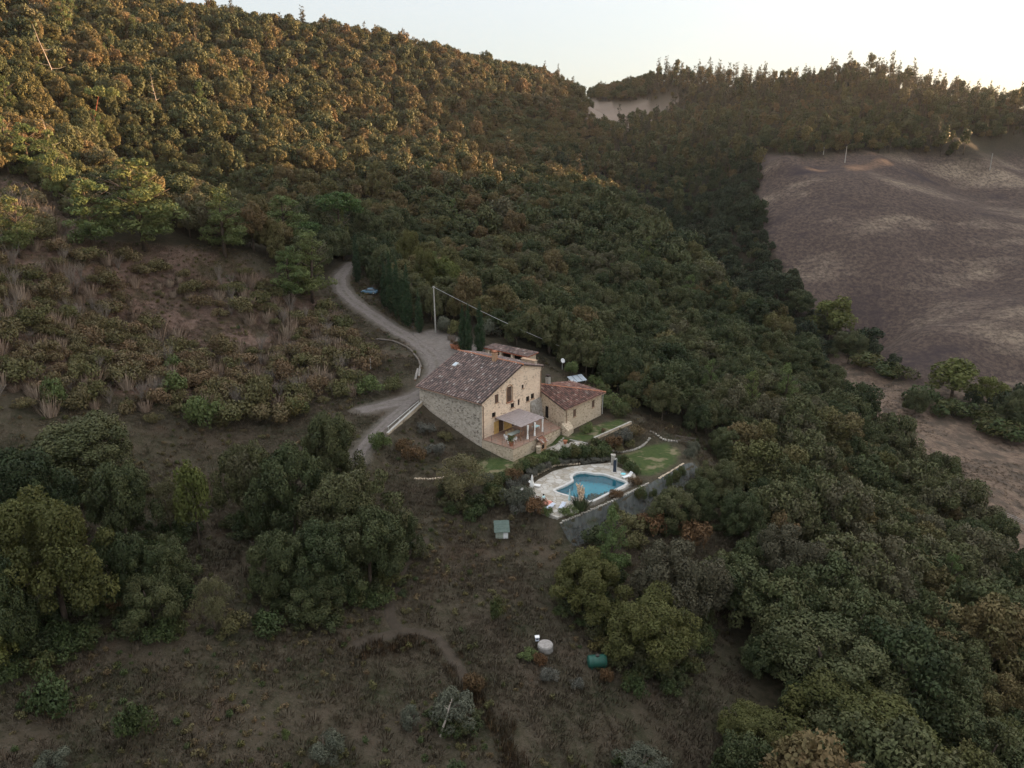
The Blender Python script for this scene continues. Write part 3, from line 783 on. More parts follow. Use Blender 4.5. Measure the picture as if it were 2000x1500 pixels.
# single trees of the clearing, the garden and the valley, each measured in the photo
G_OAK = 'dark oaks in the clearing below the house'
for a in [
 ('holm',180,795,985,190,'dark broad holm oak at the upper left, highest of the clump below the brown slope'),
 ('holm',55,850,1095,170,'dark holm oak at the left photo edge above the yellowing oak'),
 ('yellow',140,925,1270,200,'big yellow-green oak with a rounded crown at the left of the clearing'),
 ('holm',25,1050,1330,130,'dark holm oak cut by the left photo edge below the yellowing oak'),
 ('holm',255,880,1090,120,'dark holm oak to the right behind the big yellow-green oak'),
 ('holm',255,1020,1215,110,'shadowy holm oak close beside the right flank of the yellow-green oak'),
 ('lime',15,1185,1340,70,'small bright green tree at the left photo edge under the holm oaks'),
 ('holm',330,1035,1195,100,'low dark holm oak above the bare white branches'),
 ('lime',392,895,1075,62,'slender light green tree standing between the two dark oak clumps'),
 ('feather',340,930,1060,70,'pale olive bushy tree beside the slender light green one'),
 ('feather',424,1120,1255,72,'pale feathery young tree alone in the gap left of the central oak clump'),
 ('holm',310,1105,1255,110,'low dark holm oak behind a small reddish bush at the lower left'),
 ('holm',655,785,985,105,'dark holm oak nearest the gravel fork, top of the central clump'),
 ('holm',495,850,1050,105,'dark holm oak at the left end of the central clump'),
 ('holm',580,855,1090,130,'holm oak with layered lobes in the middle of the central clump'),
 ('holm',690,880,1120,160,'broad dark holm oak at the right of the central clump'),
 ('holm',725,970,1180,140,'large dark holm oak at the right rim of the central clump beside the footpath'),
 ('holm',560,1020,1205,105,'holm oak at the front left of the central clump'),
 ('holm',640,1000,1200,130,'holm oak at the front of the central clump'),
 ('holm',615,1105,1235,105,'low holm oak skirting the foot of the central clump'),
 ('holm',790,985,1100,70,'small dark holm oak right of the central clump, left of the feathery tree'),
 ('feather',905,880,1005,100,'airy pale green tree with a thin trunk standing in front of the pool shrubs'),
 ('yellow',1150,1062,1235,145,'round green oak at the left of the clump below the grey fabric slope'),
 ('yellow',1262,1125,1335,175,'wide yellow-green oak at the front of the clump beside the green tank'),
 ('greyleaf',1322,1035,1245,140,'greyish brown oak with a thinning crown behind the green oaks'),
 ('pine',1192,990,1132,85,'small dark pine at the foot of the grey fabric slope'),
 ('holm',1310,945,1055,85,'dark holm oak in front of the right end of the grey fabric slope'),
 ('holm',1400,890,985,75,'holm oak at the wood edge right of the fabric slope'),
 ('holm',1365,925,1025,65,'small holm oak close to the end of the fabric slope'),
 ('holm',1440,950,1070,85,'holm oak between the fabric slope and the dirt track'),
 ('holm',1290,1205,1330,105,'low green oak crouching right of the tank under the wide oak'),
 ('holm',1600,1175,1410,250,'the largest holm oak of the wood, broad and dark above the lower right corner'),
 ('greyleaf',1530,1010,1180,110,'greyish thin oak leaning at the wood edge right of the clearing'),
 ('greyleaf',1610,1060,1200,90,'grey brown oak between green ones inside the right hand wood'),
 ('yellow',1480,1395,1520,150,'yellow-brown oak bush at the bottom of the clearing'),
 ('yellow',1650,1405,1560,260,'broad yellow-green oak at the bottom edge of the photo'),
 ('olive',800,1375,1432,46,'small silver olive tree left of the leaning olive'),
 ('olive',888,1340,1442,86,'larger silver olive tree with leaning bare stems'),
 ('olive',645,1432,1515,80,'silver olive bush at the bottom edge below the grassy bank'),
 ('olive',1250,1452,1550,92,'round silver olive tree at the bottom edge in the middle'),
 ('olive',112,1465,1530,70,'silver olive bush in the lower left corner'),
 ('pine',185,350,488,125,'wide-branched pine on the brown slope, second from the left'),
 ('pine',285,315,490,165,'tallest bushy pine at the top of the brown slope'),
 ('pine',440,378,502,115,'yellow-green pine at the upper right of the brown slope'),
 ('pine',40,378,505,90,'dark pine low on the brown slope by the left edge'),
 ('pine',560,382,500,110,'pine standing above the right end of the brown slope'),
 ('pine',610,458,590,110,'tiered pine beside the bend of the gravel road'),
 ('pine',568,490,592,90,'smaller pale pine left of the tiered pine by the road bend'),
 ('pine',15,222,330,75,'sparse pine cut by the left photo edge'),
 ('pine',62,240,350,80,'thin sunlit pine with a bare trunk near the left edge'),
 ('pine',118,258,400,70,'half bare pine with dead lower branches near the left edge'),
 ('umbrella',665,370,490,100,'bright green umbrella pine with a flat top above the road bend'),
 ('umbrella',600,428,500,70,'dull green flat-topped pine left of the umbrella pine'),
 ('lime',1615,575,690,75,'pale green tree at the head of the hedge between wood and field'),
 ('lime',1855,698,800,95,'tallest pale yellow-green poplar on the stream bank'),
 ('lime',1922,730,812,62,'smaller green poplar right of the tall pale one on the stream bank'),
 ('holm',1655,640,715,65,'dark round tree at the foot of the wood next to the stream'),
 ('holm',1590,610,680,60,'dark tree left of the pale tree at the field corner'),
 ('holm',1985,755,860,80,'dark tree on the stream bank cut by the right photo edge'),
 ('holm',1785,752,815,50,'low dark tree on the stream bank left of the tall poplar'),
 ('holm',1555,560,640,60,'dark tree in the ravine mouth beside the field'),
 ('yellow',838,478,598,66,'yellow-green oak standing right behind the cypress row'),
 ('lime',874,500,604,56,'pale green bushy tree right of the cypress row near the power pole'),
 ('yellow',800,440,560,60,'dull yellow oak above the cypress row'),
]:
    plant_px(a[0], *a[1:5], a[5])
G_CYP = 'row of cypresses along the gravel road'
for a in [(752,508,600,21,'farthest cypress of the dense roadside row'),(764,486,612,23,'second cypress from the far end of the dense roadside row'),(777,496,622,22,'third cypress from the far end of the dense roadside row'),
          (788,530,630,18,'fourth cypress from the far end of the dense roadside row'),(797,508,638,23,'nearest cypress of the dense roadside row'),(819,562,650,20,'short single cypress between the row and the power pole'),
          (698,450,553,19,'lone thin cypress at the top of the road near the blue car'),(904,590,690,20,'left twin of the cypresses touching at the house roof'),(915,587,692,20,'right twin of the cypresses touching at the house roof'),
          (937,582,690,25,'broader cypress right of the twins behind the farmhouse ridge'),(335,16,46,7,'tiny dark cypress on the left hill skyline'),(1506,118,160,9,'tall dark cypress standing out on the far hill skyline')]:
    plant_px('cypress', *a[:4], a[4], group=G_CYP if 'row' in a[4] else None)

# the wood: a jittered lattice of trees over every slope that is not cleared
def lattice(x0, x1, y0, y1, s, seed):
    r = np.random.default_rng(seed)
    x, y = np.meshgrid(np.arange(x0, x1, s), np.arange(y0, y1, s)); x = x + (np.arange(x.shape[0]) % 2)[:, None] * s / 2
    x = x + r.uniform(-.42, .42, x.shape) * s; y = y + r.uniform(-.42, .42, y.shape) * s
    return x.ravel(), y.ravel()
xa, ya = lattice(-190, 175, 36, 330, 4.1, 3)
xb, yb = lattice(-560, 560, 60, 900, 4.9, 4)
far_b = (yb > 330) | (xb < -190) | (xb > 175)
X = np.concatenate([xa, xb[far_b]]); Y = np.concatenate([ya, yb[far_b]]); Zg = ground_z(X, Y)
cl, fi, ba, pa = region(X, Y, Zg)
ok = ~(cl | fi | ba | pa)
U, Vv, Ff = project(X, Y, Zg + 5)
ok &= (U > -160) & (U < 2180) & (Vv > -160) & (Vv < 1720) & (Y > 30)
for line, w in zip(ROAD_LINES, ROAD_W): ok &= seg_dist(X, Y, line[::3], False) > w + 1.6
hx = (X - HO[0]) * HB[0] + (Y - HO[1]) * HB[1]; he = (X - HO[0]) * HN[0] + (Y - HO[1]) * HN[1]
ok &= ~((hx > -6) & (hx < 36) & (he > -22) & (he < 30)) & ~((hx > 0) & (hx < 31) & (he > -38) & (he < 0))
pole_at = hit(851, 650)
ok &= (np.hypot(X - pole_at[0], Y - pole_at[1]) > 6.5) & ~((hx > 14) & (hx < 36) & (he > -42) & (he < 0))
bx_ = (X - 200) * math.cos(SUN_AZ) - (Y - 440) * math.sin(SUN_AZ)
ok &= ~((np.abs(bx_) < 30) & (X > 300) & (Y > 440))          # trees left out along the added notch to let the low sun in
for hx_, hy_, hr in HOLD: ok &= np.hypot(X - hx_, Y - hy_) > max(hr * 0.8, 2.0)
X, Y, Zg, U, Vv, Ff = (a[ok] for a in (X, Y, Zg, U, Vv, Ff))
rr = np.random.default_rng(91)
n = len(X)
hill = (X < 0.35 * (Y - 250)) & (Zg > 24)                       # drier slope of the left hill
farhill = (Y > 425) & (X > 30) & (X > 0.35 * (Y - 480) + 40)
patch = fbm(X, Y, 38.0, 61)
p_downy = np.where(farhill, 0.22, np.where(hill, 0.46, 0.13)) + 0.35 * patch
p_pine = np.where(farhill, np.where(Zg > 85, 0.55, 0.15), np.where(hill, 0.02, 0.015))
q = rr.random(n)
KD = np.where(q < p_pine, 2, np.where(q < p_pine + p_downy, 1, 0))
KD = np.where(farhill & (KD != 2) & (rr.random(n) < 0.35), 3, KD)
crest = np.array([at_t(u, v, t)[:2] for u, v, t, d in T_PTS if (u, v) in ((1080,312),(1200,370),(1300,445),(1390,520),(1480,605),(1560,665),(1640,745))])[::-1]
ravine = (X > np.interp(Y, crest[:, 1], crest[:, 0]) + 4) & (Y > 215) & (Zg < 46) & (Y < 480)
KD = np.where(ravine & (rr.random(n) < 0.86), 4, KD)  # most trees past the crest take the leaf colour with shade in it
SXY = np.clip(np.exp(rr.normal(0, .34, n)), .45, 1.8) * np.where(hill | farhill, 0.74, 0.76); SZ = SXY * rr.uniform(0.90, 1.35, n)
SXY = np.where((KD == 2) | (KD == 3), SXY * 1.1, SXY); SZ = np.where((KD == 2) | (KD == 3), SZ * rr.uniform(.85, 1.3, n), SZ)
RZ = rr.uniform(0, 6.28, n); PI_ = rr.integers(0, 12, n)
vis = seen(X, Y, Zg + 7.0 * SZ)
inframe = (U > -30) & (U < 2030) & (Vv > -30) & (Vv < 1560)
size = np.where(vis & inframe, SXY / Ff, 0)
single = np.zeros(n, bool)
for k in (0, 1, 2):
    idx = np.where((KD == k) & (size > 0) & (Ff < 330))[0]
    idx = idx[np.argsort(-size[idx])][: (255, 290, 60)[k]]
    single[idx] = True
def whereabouts(x, y, z, u, v):
    if x > 20 and y < 100: return 'on the steep wooded slope right of the clearing'
    if x > 20 and y < 150: return 'in the wood right of the swimming pool lawn'
    if x > 55: return 'on the wooded spur above the dry valley field'
    if x > 12: return 'in the dense wood just behind the annexe'
    if y < 260 and x > -30: return 'in the dense wood behind the cypress row and power pole'
    if x < -30 and z < 40: return 'at the wood edge above the brown shrubby slope'
    if x < -30: return 'high on the left hill above the brown slope'
    return 'on the wooded spur behind the farmhouse'
for i in np.where(single)[0]:
    k = ('holm', 'downy', 'pine')[KD[i]]
    s = SXY[i]
    sizew = 'small' if s < .68 else ('medium' if s < .9 else 'large')
    shape = 'squat' if SZ[i] / s < .93 else ('tall' if SZ[i] / s > 1.1 else 'rounded')
    col = {'holm': 'dark green', 'downy': 'autumn brown', 'pine': 'bluish green'}[k]
    lab = f"{sizew} {shape} {col} {CCAT[k].split()[-1] if k != 'holm' else 'oak'} {whereabouts(X[i], Y[i], Zg[i], U[i], Vv[i])}"
    plant(k, X[i], Y[i], Zg[i], s, SZ[i], RZ[i], int(PI_[i]), lab, f"{CCAT[k]}s of the hillside wood")
rest = ~single & (vis | (rr.random(n) < 0.55))
print(GX[0],GX[-1],GY[0],GY[-1],GZ.min(),GZ.max(),'trees', n, 'single', single.sum(), 'rest', rest.sum())

def stuff_cloud(name, parts, label, lib):
    """one object that shows many copies of a few library meshes"""
    col = bpy.data.collections.new(name + '_library')
    for i, (cm, tm) in enumerate(lib):
        me = join_meshes(cm, tm, name + '_form') if tm is not None else cm
        ob = bpy.data.objects.new(f'{name}_form_{i:02d}', me); col.objects.link(ob)
    x, y, z, sx, sz, rz, ix, tx = parts
    me = bpy.data.meshes.new(name)
    me.vertices.add(len(x)); me.vertices.foreach_set('co', np.stack([x, y, z], 1).astype(np.float32).ravel())
    for an, typ, dat in (('size', 'FLOAT_VECTOR', np.stack([sx, sx, sz], 1)), ('turn', 'FLOAT_VECTOR', np.stack([tx, np.zeros(len(x)), rz], 1)), ('form', 'INT', ix)):
        a = me.attributes.new(an, typ, 'POINT')
        a.data.foreach_set('vector' if typ == 'FLOAT_VECTOR' else 'value', np.asarray(dat).astype(np.int32 if typ == 'INT' else np.float32).ravel())
    o = link(name, me); tag(o, label, name.replace('_', ' '), kind='stuff')
    g = bpy.data.node_groups.new(name + '_spread', 'GeometryNodeTree')
    g.interface.new_socket('Geometry', in_out='INPUT', socket_type='NodeSocketGeometry'); g.interface.new_socket('Geometry', in_out='OUTPUT', socket_type='NodeSocketGeometry')
    N = g.nodes.new; gi, go = N('NodeGroupInput'), N('NodeGroupOutput')
    mp = N('GeometryNodeMeshToPoints'); ip = N('GeometryNodeInstanceOnPoints'); ci = N('GeometryNodeCollectionInfo')
    ci.inputs['Collection'].default_value = col; ci.inputs['Separate Children'].default_value = True; ci.inputs['Reset Children'].default_value = True
    def na(nm, dt):
        a = N('GeometryNodeInputNamedAttribute'); a.data_type = dt; a.inputs['Name'].default_value = nm
        return next(s for s in a.outputs if s.enabled and s.name == 'Attribute')
    L = g.links.new
    L(gi.outputs[0], mp.inputs[0]); L(mp.outputs[0], ip.inputs['Points']); L(ci.outputs[0], ip.inputs['Instance'])
    ip.inputs['Pick Instance'].default_value = True
    L(na('form', 'INT'), ip.inputs['Instance Index']); L(na('size', 'FLOAT_VECTOR'), ip.inputs['Scale'])
    e2r = N('FunctionNodeEulerToRotation'); L(na('turn', 'FLOAT_VECTOR'), e2r.inputs[0]); L(e2r.outputs[0], ip.inputs['Rotation'])
    L(ip.outputs[0], go.inputs[0])
    md = o.modifiers.new('spread', 'NODES'); md.node_group = g
    return o
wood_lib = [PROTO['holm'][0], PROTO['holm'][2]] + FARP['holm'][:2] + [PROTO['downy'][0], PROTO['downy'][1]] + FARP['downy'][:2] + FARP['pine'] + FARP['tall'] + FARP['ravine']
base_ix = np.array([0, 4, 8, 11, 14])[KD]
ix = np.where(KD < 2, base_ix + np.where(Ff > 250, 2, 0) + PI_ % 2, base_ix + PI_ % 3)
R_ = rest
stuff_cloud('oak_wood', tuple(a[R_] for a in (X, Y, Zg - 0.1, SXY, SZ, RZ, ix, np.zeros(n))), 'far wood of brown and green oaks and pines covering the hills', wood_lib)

# ---------------------------------------------------------------- masonry, wood and other materials
def stone_mat(name, light, mid, dark, mortar, sc=2.6, patch=None, course=(1, 1, 1.7)):
    b = NB(name); O = b.obj(); P = b.scale(O, course)
    P2 = b.n('VectorMath', operation='ADD'); b.set(P2.inputs[0], P); b.set(P2.inputs[1], b.scale(b.noise(O, 1.5, 3, .5, 1), (0.35, 0.35, 0.35)))
    cell = b.voro(P2.outputs[0], sc); dist = b.voro(P2.outputs[0], sc, 'DISTANCE_TO_EDGE', 'Distance')
    sc_ = b.n('SeparateColor'); b.set(sc_.inputs[0], cell)
    c = b.ramp(sc_.outputs[0], [(0.0, dark), (0.35, mid), (0.75, light), (1.0, mid)])
    c = b.mix(b.map01(dist, 0.09, 0.02), c, mortar)
    c = b.mix(b.map01(b.noise(O, 0.35, 4, .6), 0.45, 0.65), c, b.mix(0.5, c, mortar))
    c = b.mix(b.map01(b.noise(O, 5.0, 4, .7), 0.62, 0.75), c, dark)
    if patch: c = b.mix(b.map01(b.noise(O, 0.22, 4, .65), 0.50, 0.58), c, b.mix(b.map01(sc_.outputs[1], 0.2, 0.8), patch, mid))
    h = b.math('ADD', b.map01(dist, 0.0, 0.12), b.math('MULTIPLY', b.noise(O, 9, 4), 0.4))
    return b.surf(c, 0.92, b.bump(h, 0.6, 0.06), 0.15)
M['stone_ochre'] = stone_mat('ochre_stone', (0.85, 0.68, 0.525), (0.74, 0.565, 0.425), (0.40, 0.28, 0.20), (0.85, 0.70, 0.545), 2.6, (0.85, 0.685, 0.53))
M['stone_grey'] = stone_mat('grey_stone', (0.62, 0.55, 0.46), (0.43, 0.375, 0.31), (0.16, 0.135, 0.11), (0.48, 0.41, 0.335), 2.4)
M['stone_mid'] = stone_mat('mixed_stone', (0.66, 0.55, 0.42), (0.54, 0.43, 0.32), (0.28, 0.21, 0.15), (0.58, 0.48, 0.36), 3.0)
M['stone_pale'] = stone_mat('pale_stone', (0.50, 0.47, 0.42), (0.38, 0.35, 0.31), (0.24, 0.21, 0.18), (0.30, 0.27, 0.23), 2.2, None, (1, 1, 1))
def tile_mat(name, stops):
    b = NB(name); t = b.attr('tint'); O = b.obj()
    c = b.ramp(t, stops)
    c = b.mix(b.map01(b.noise(O, 0.5, 4, .65), 0.42, 0.66), c, b.mix(0.5, c, (0.085, 0.075, 0.070)))
    c = b.mix(b.map01(b.noise(O, 7.0, 4, .7), 0.64, 0.76), c, (0.30, 0.27, 0.245))
    return b.surf(c, 0.9, None, 0.15)
M['tile'] = tile_mat('old_roof_tiles', [(0.0, (0.105, 0.085, 0.082)), (0.3, (0.175, 0.128, 0.117)), (0.6, (0.235, 0.165, 0.145)), (0.88, (0.285, 0.21, 0.19)), (1.0, (0.40, 0.35, 0.32))])
M['tile_red'] = tile_mat('red_roof_tiles', [(0.0, (0.11, 0.062, 0.052)), (0.4, (0.21, 0.105, 0.082)), (0.8, (0.27, 0.145, 0.115)), (1.0, (0.38, 0.28, 0.23))])
M['tile_under'] = plain('roof_channels', (0.050, 0.036, 0.032), 0.95, 0.4, 3)
M['terracotta'] = plain('terracotta', (0.36, 0.15, 0.085), 0.85, 0.25, 8)
M['paving'] = None
b = NB('terracotta_paving'); O = b.obj()
br = b.n('TexBrick'); b.set(br.inputs['Vector'], O); br.inputs['Scale'].default_value = 3.0
br.inputs['Color1'].default_value = (0.27, 0.15, 0.105, 1); br.inputs['Color2'].default_value = (0.33, 0.20, 0.145, 1); br.inputs['Mortar'].default_value = (0.23, 0.18, 0.14, 1); br.inputs['Mortar Size'].default_value = 0.02
M['paving'] = b.surf(b.mix(b.map01(b.noise(O, 1.1, 5, .7), .45, .7), br.outputs[0], (0.26, 0.21, 0.17)), 0.85)
b = NB('brickwork'); O = b.obj()
br = b.n('TexBrick'); b.set(br.inputs['Vector'], O); br.inputs['Scale'].default_value = 5.0
br.inputs['Color1'].default_value = (0.40, 0.22, 0.13, 1); br.inputs['Color2'].default_value = (0.47, 0.30, 0.18, 1); br.inputs['Mortar'].default_value = (0.45, 0.38, 0.30, 1)
M['brick'] = b.surf(b.mix(b.map01(b.noise(O, 3, 4), .5, .75), br.outputs[0], (0.22, 0.15, 0.11)), 0.9)
M['shutter'] = plain('brown_shutter_paint', (0.115, 0.070, 0.050), 0.6, 0.25, 5)
M['dark'] = plain('black_and_room_shade', (0.018, 0.015, 0.013), 0.9, 0.2, 3)  # near-black for dark things; in openings it stands in for shade
M['iron'] = plain('dark_iron', (0.045, 0.038, 0.034), 0.6, 0.2, 6, 0.4)
M['copper'] = plain('weathered_copper_pipe', (0.30, 0.19, 0.135), 0.55, 0.25, 4, 0.5, 0.3)
M['zinc'] = plain('pale_zinc_pipe', (0.55, 0.54, 0.52), 0.5, 0.15, 4, 0.5, 0.3)
M['concrete'] = plain('pale_concrete', (0.36, 0.34, 0.31), 0.9, 0.25, 3)
M['white'] = plain('white_paint', (0.78, 0.77, 0.76), 0.6, 0.06, 3)
M['cloth'] = plain('white_cloth', (0.80, 0.78, 0.75), 0.9, 0.08, 4, 0.1)
M['paleteal'] = plain('pale_turquoise_cloth', (0.50, 0.70, 0.72), 0.9, 0.1, 4, 0.1)
M['teal'] = plain('turquoise_cloth', (0.22, 0.55, 0.60), 0.9, 0.1, 4, 0.1)
M['blueish'] = plain('pale_blue_slats', (0.58, 0.62, 0.70), 0.7, 0.1, 3)
M['wood'] = plain('weathered_wood', (0.125, 0.105, 0.088), 0.9, 0.3, 3)
M['brownwood'] = plain('brown_wood', (0.24, 0.14, 0.085), 0.8, 0.3, 3)
M['redwood'] = plain('red_wood', (0.33, 0.10, 0.055), 0.75, 0.25, 3)
b = NB('reed_matting'); O = b.obj()
st = b.noise(b.scale(O, (0.6, 9.0, 1.0)), 1.6, 5, .7)
c = b.ramp(st, [(0.3, (0.15, 0.12, 0.115)), (0.5, (0.29, 0.245, 0.235)), (0.7, (0.42, 0.37, 0.36))])
M['reed'] = b.surf(c, 0.95, b.bump(st, 0.6, 0.04), 0.05)
b = NB('pool_water'); P = b.pos()
gl = b.n('BsdfGlossy'); gl.inputs['Roughness'].default_value = 0.03; tr = b.n('BsdfTransparent'); tr.inputs[0].default_value = (0.62, 0.88, 0.93, 1)
bp = b.bump(b.noise(P, 2.2, 3, .5), 0.12, 0.05); b.set(gl.inputs['Normal'], bp)
fr = b.n('Fresnel'); fr.inputs[0].default_value = 1.33; b.set(fr.inputs[1], bp)
mx = b.n('MixShader'); b.set(mx.inputs[0], fr.outputs[0]); b.t.links.new(tr.outputs[0], mx.inputs[1]); b.t.links.new(gl.outputs[0], mx.inputs[2]); b.t.links.new(mx.outputs[0], b.out.inputs[0])
M['water'] = b.m
b = NB('pool_lining'); P = b.pos()
M['lining'] = b.surf(b.mix(b.noise(P, 0.6, 3), (0.085, 0.30, 0.36), (0.14, 0.40, 0.45)), 0.7)
b = NB('pool_paving'); P = b.pos()
cell = b.voro(P, 0.95); dist = b.voro(P, 0.95, 'DISTANCE_TO_EDGE', 'Distance'); s_ = b.n('SeparateColor'); b.set(s_.inputs[0], cell)
c = b.ramp(s_.outputs[0], [(0, (0.29, 0.26, 0.22)), (0.5, (0.40, 0.37, 0.325)), (1, (0.48, 0.455, 0.42))])
c = b.mix(b.map01(dist, 0.05, 0.02), c, (0.25, 0.22, 0.17))
c = b.mix(b.map01(b.noise(P, .8, 5, .7), .52, .72), c, (0.27, 0.215, 0.15))
M['deck'] = b.surf(c, 0.9, b.bump(b.map01(dist, 0, .1), .3, .03))
b = NB('grey_ground_fabric'); P = b.pos()
wv = b.noise(b.scale(P, (2.2, 0.5, 0.5)), 0.9, 5, .6)
c = b.mix(b.map01(wv, .35, .65), (0.052, 0.056, 0.052), (0.100, 0.104, 0.098))
c = b.mix(b.map01(b.noise(P, .5, 4, .6), .55, .7), c, (0.060, 0.066, 0.042))
M['fabric'] = b.surf(c, 0.9, b.bump(wv, .7, .2), .1)

def tiles_mesh(name, facets, mat, w=0.56, ln=0.52, seed=3, h=0.14):
    """barrel tiles over sloping facets: (eave start, eave end, upslope direction, outline)"""
    r = np.random.default_rng(seed); V, F, T = [], [], []
    for A, B, up, poly in facets:
        A, B, up = Vector(A), Vector(B), Vector(up).normalized(); ue = (B - A).normalized(); nrm = ue.cross(up).normalized()
        if nrm.z < 0: nrm = -nrm
        side = up.cross(nrm).normalized()
        pxy = [(p[0], p[1]) for p in poly]
        den = ue.dot(side); kmax = int((B - A).length / (w / abs(den))) + 2
        reach = max((Vector((p[0], p[1], A.z)) - A).length for p in poly) * 1.2 + 2
        for k in range(-30, kmax + 30):
            o = A + ue * ((k + .5) * w / abs(den)); rowt = r.random()
            for j in range(int(reach / ln) + 1):
                c = o + up * ((j + .5) * ln)
                if not bool(in_poly(np.array([c.x]), np.array([c.y]), pxy)[0]): continue
                b0 = len(V); jig = r.normal() * .012; t = min(1, max(0, r.random() ** 1.2 * .85 + .25 * (rowt - .5) + .12 * r.normal() + .04))
                for e, lift, ww in ((-.56, .05, 1.0), (.5, .0, .86)):
                    q = c + up * (e * ln) + nrm * (lift + .01)
                    for a, z in ((-.31, -.1), (-.22, .7), (0, 1), (.22, .7), (.31, -.1)):
                        V.append(tuple(q + side * (a * w * ww + jig) + nrm * (z * h)))
                for a in range(4): F.append((b0 + a, b0 + a + 1, b0 + 6 + a, b0 + 5 + a))
                F.append((b0, b0 + 1, b0 + 3, b0 + 4))
                T += [t] * 10
    return np_mesh(name, V, F, mat, {'tint': ('FLOAT', 'POINT', np.array(T, np.float32))})
def carve(me, boxes):
    """cut window and door openings: boxes of (centre, size, turn) out of a wall mesh"""
    cut = Tubes()
    for c, s, rz in boxes: cut.box(c, s, rz)
    ob = bpy.data.objects.new('opening_cut', cut.mesh('opening_cut', M['dark'])); oa = bpy.data.objects.new('wall_cut', me)
    COL.objects.link(ob); COL.objects.link(oa)
    md = oa.modifiers.new('cut', 'BOOLEAN'); md.operation = 'DIFFERENCE'; md.solver = 'EXACT'; md.object = ob
    dg = bpy.context.evaluated_depsgraph_get(); res = bpy.data.meshes.new_from_object(oa.evaluated_get(dg))
    for o in (ob, oa): bpy.data.objects.remove(o)
    return res

# ---------------------------------------------------------------- the farmhouse (x along the gable, y into the house)
HRZ = math.radians(50)
house = empty('farmhouse', (HO[0], HO[1], 0), HRZ)
tag(house, 'large stone farmhouse with a brown tiled roof and ochre gable above the terrace', 'house')
w = Tubes()
prof = [(0, 8.15), (10.4, 12.35), (16.0, 10.95)]
def gable(y):
    return [(0, y, -1.5), (16.0, y, -1.5), (16.0, y, 10.95), (10.4, y, 12.35), (0, y, 8.15)]
g0, g1 = gable(0), gable(15)
w.V = g0 + g1
w.F = [(0, 1, 2, 3, 4), (9, 8, 7, 6, 5), (0, 4, 9, 5), (1, 6, 7, 2), (2, 7, 8, 3), (3, 8, 9, 4), (0, 5, 6, 1)]
WIN = [('arched_window', 7.1, 7.85, 1.35, 2.7), ('window', 3.75, 7.9, 0.95, 1.5), ('window', 10.7, 8.4, 0.55, 0.65), ('window', 12.15, 5.75, 0.95, 0.95), ('window', 13.5, 5.95, 0.95, 0.95), ('window', 7.9, 5.6, 0.95, 0.85), ('window', 3.0, 5.2, 0.95, 0.85), ('vent_window', 9.6, 5.75, 0.5, 1.1)]
boxes = [((s, 0, z), (ww, 0.5, hh), 0) for _, s, z, ww, hh in WIN] + [((4.9, 0, 2.75), (1.3, 0.5, 2.2), 0), ((8.2, 0, 2.75), (1.0, 0.5, 2.2), 0)]
me = carve(w.mesh('wall', M['stone_grey']), boxes)
me.materials.clear(); me.materials.append(M['stone_grey']); me.materials.append(M['stone_ochre']); me.materials.append(M['dark'])
for p in me.polygons:
    c = p.center
    p.material_index = 1 if (p.normal.y < -0.7 and c.y < 0.02) or (abs(c.y) < 0.3 and abs(p.normal.y) < .5 and 0.3 < c.x < 15.7) else (2 if 0.1 < c.y < .5 and p.normal.y < -.7 else 0)
wall = link('wall', me, house)
for kind, s, z, ww, hh in WIN:
    f = Tubes(); t = 0.09
    if kind == 'arched_window':
        f.box((s, 0.17, z - 0.1), (ww - .16, 0.05, hh - .2))
        win = f.obj(kind, M['shutter'], house)
        a = Tubes(); n = 10
        arc = [(s + math.cos(math.pi * k / n) * ww * .62, z + hh / 2 - .55 + math.sin(math.pi * k / n) * ww * .66) for k in range(n + 1)]
        for (x0, z0), (x1, z1) in zip(arc[:-1], arc[1:]): a.tube([(x0, 0.02, z0), (x1, 0.02, z1)], .12, 5)
        for x0 in (s - ww * .6, s + ww * .6): a.box((x0, 0.0, z - .3), (.16, .12, hh - .5))
        a.obj('arch_surround', M['brick'], win)
        Tubes().box((s, -.06, z - hh / 2 - .06), (ww + .5, .2, .13)).obj('sill', M['terracotta'], win)
        bl = Tubes()
        for k in range(5): bl.tube([(s - .5 + .25 * k, -.02, z - hh / 2), (s - .5 + .25 * k, -.02, z - .35)], .015, 4)
        bl.box((s, -.02, z - .35), (1.15, .04, .04)); bl.obj('railing', M['iron'], win)
    else:
        f.box((s - ww / 2 + t / 2, .1, z), (t, .08, hh - .01)).box((s + ww / 2 - t / 2, .1, z), (t, .08, hh - .01)).box((s, .1, z + hh / 2 - t / 2), (ww - 2 * t, .08, t)).box((s, .1, z - hh / 2 + t / 2), (ww - 2 * t, .08, t))
        win = f.obj('window', M['shutter'], house)
        if kind == 'window' and hh > 1.2:
            Tubes().box((s - ww / 4, .05, z), (ww / 2 - .03, .05, hh - .08)).obj('shutter', M['shutter'], win); Tubes().box((s + ww / 4, .05, z), (ww / 2 - .03, .05, hh - .08)).obj('shutter', M['shutter'], win)
        else:
            Tubes().box((s, .16, z), (ww - .2, .03, hh - .2)).obj('pane', M['dark'], win)
        if kind == 'window': Tubes().box((s, -.04, z - hh / 2 - .05), (ww + .25, .16, .1)).obj('sill', M['brick'], win)
for s, ww in ((4.9, 1.3), (8.2, 1.0)):
    d = Tubes().box((s, .16, 2.73), (ww - .06, .06, 2.14)).obj('door', M['shutter'], house)
    Tubes().box((s + ww * .33, .11, 2.7), (.05, .06, .18)).obj('handle', M['iron'], d)
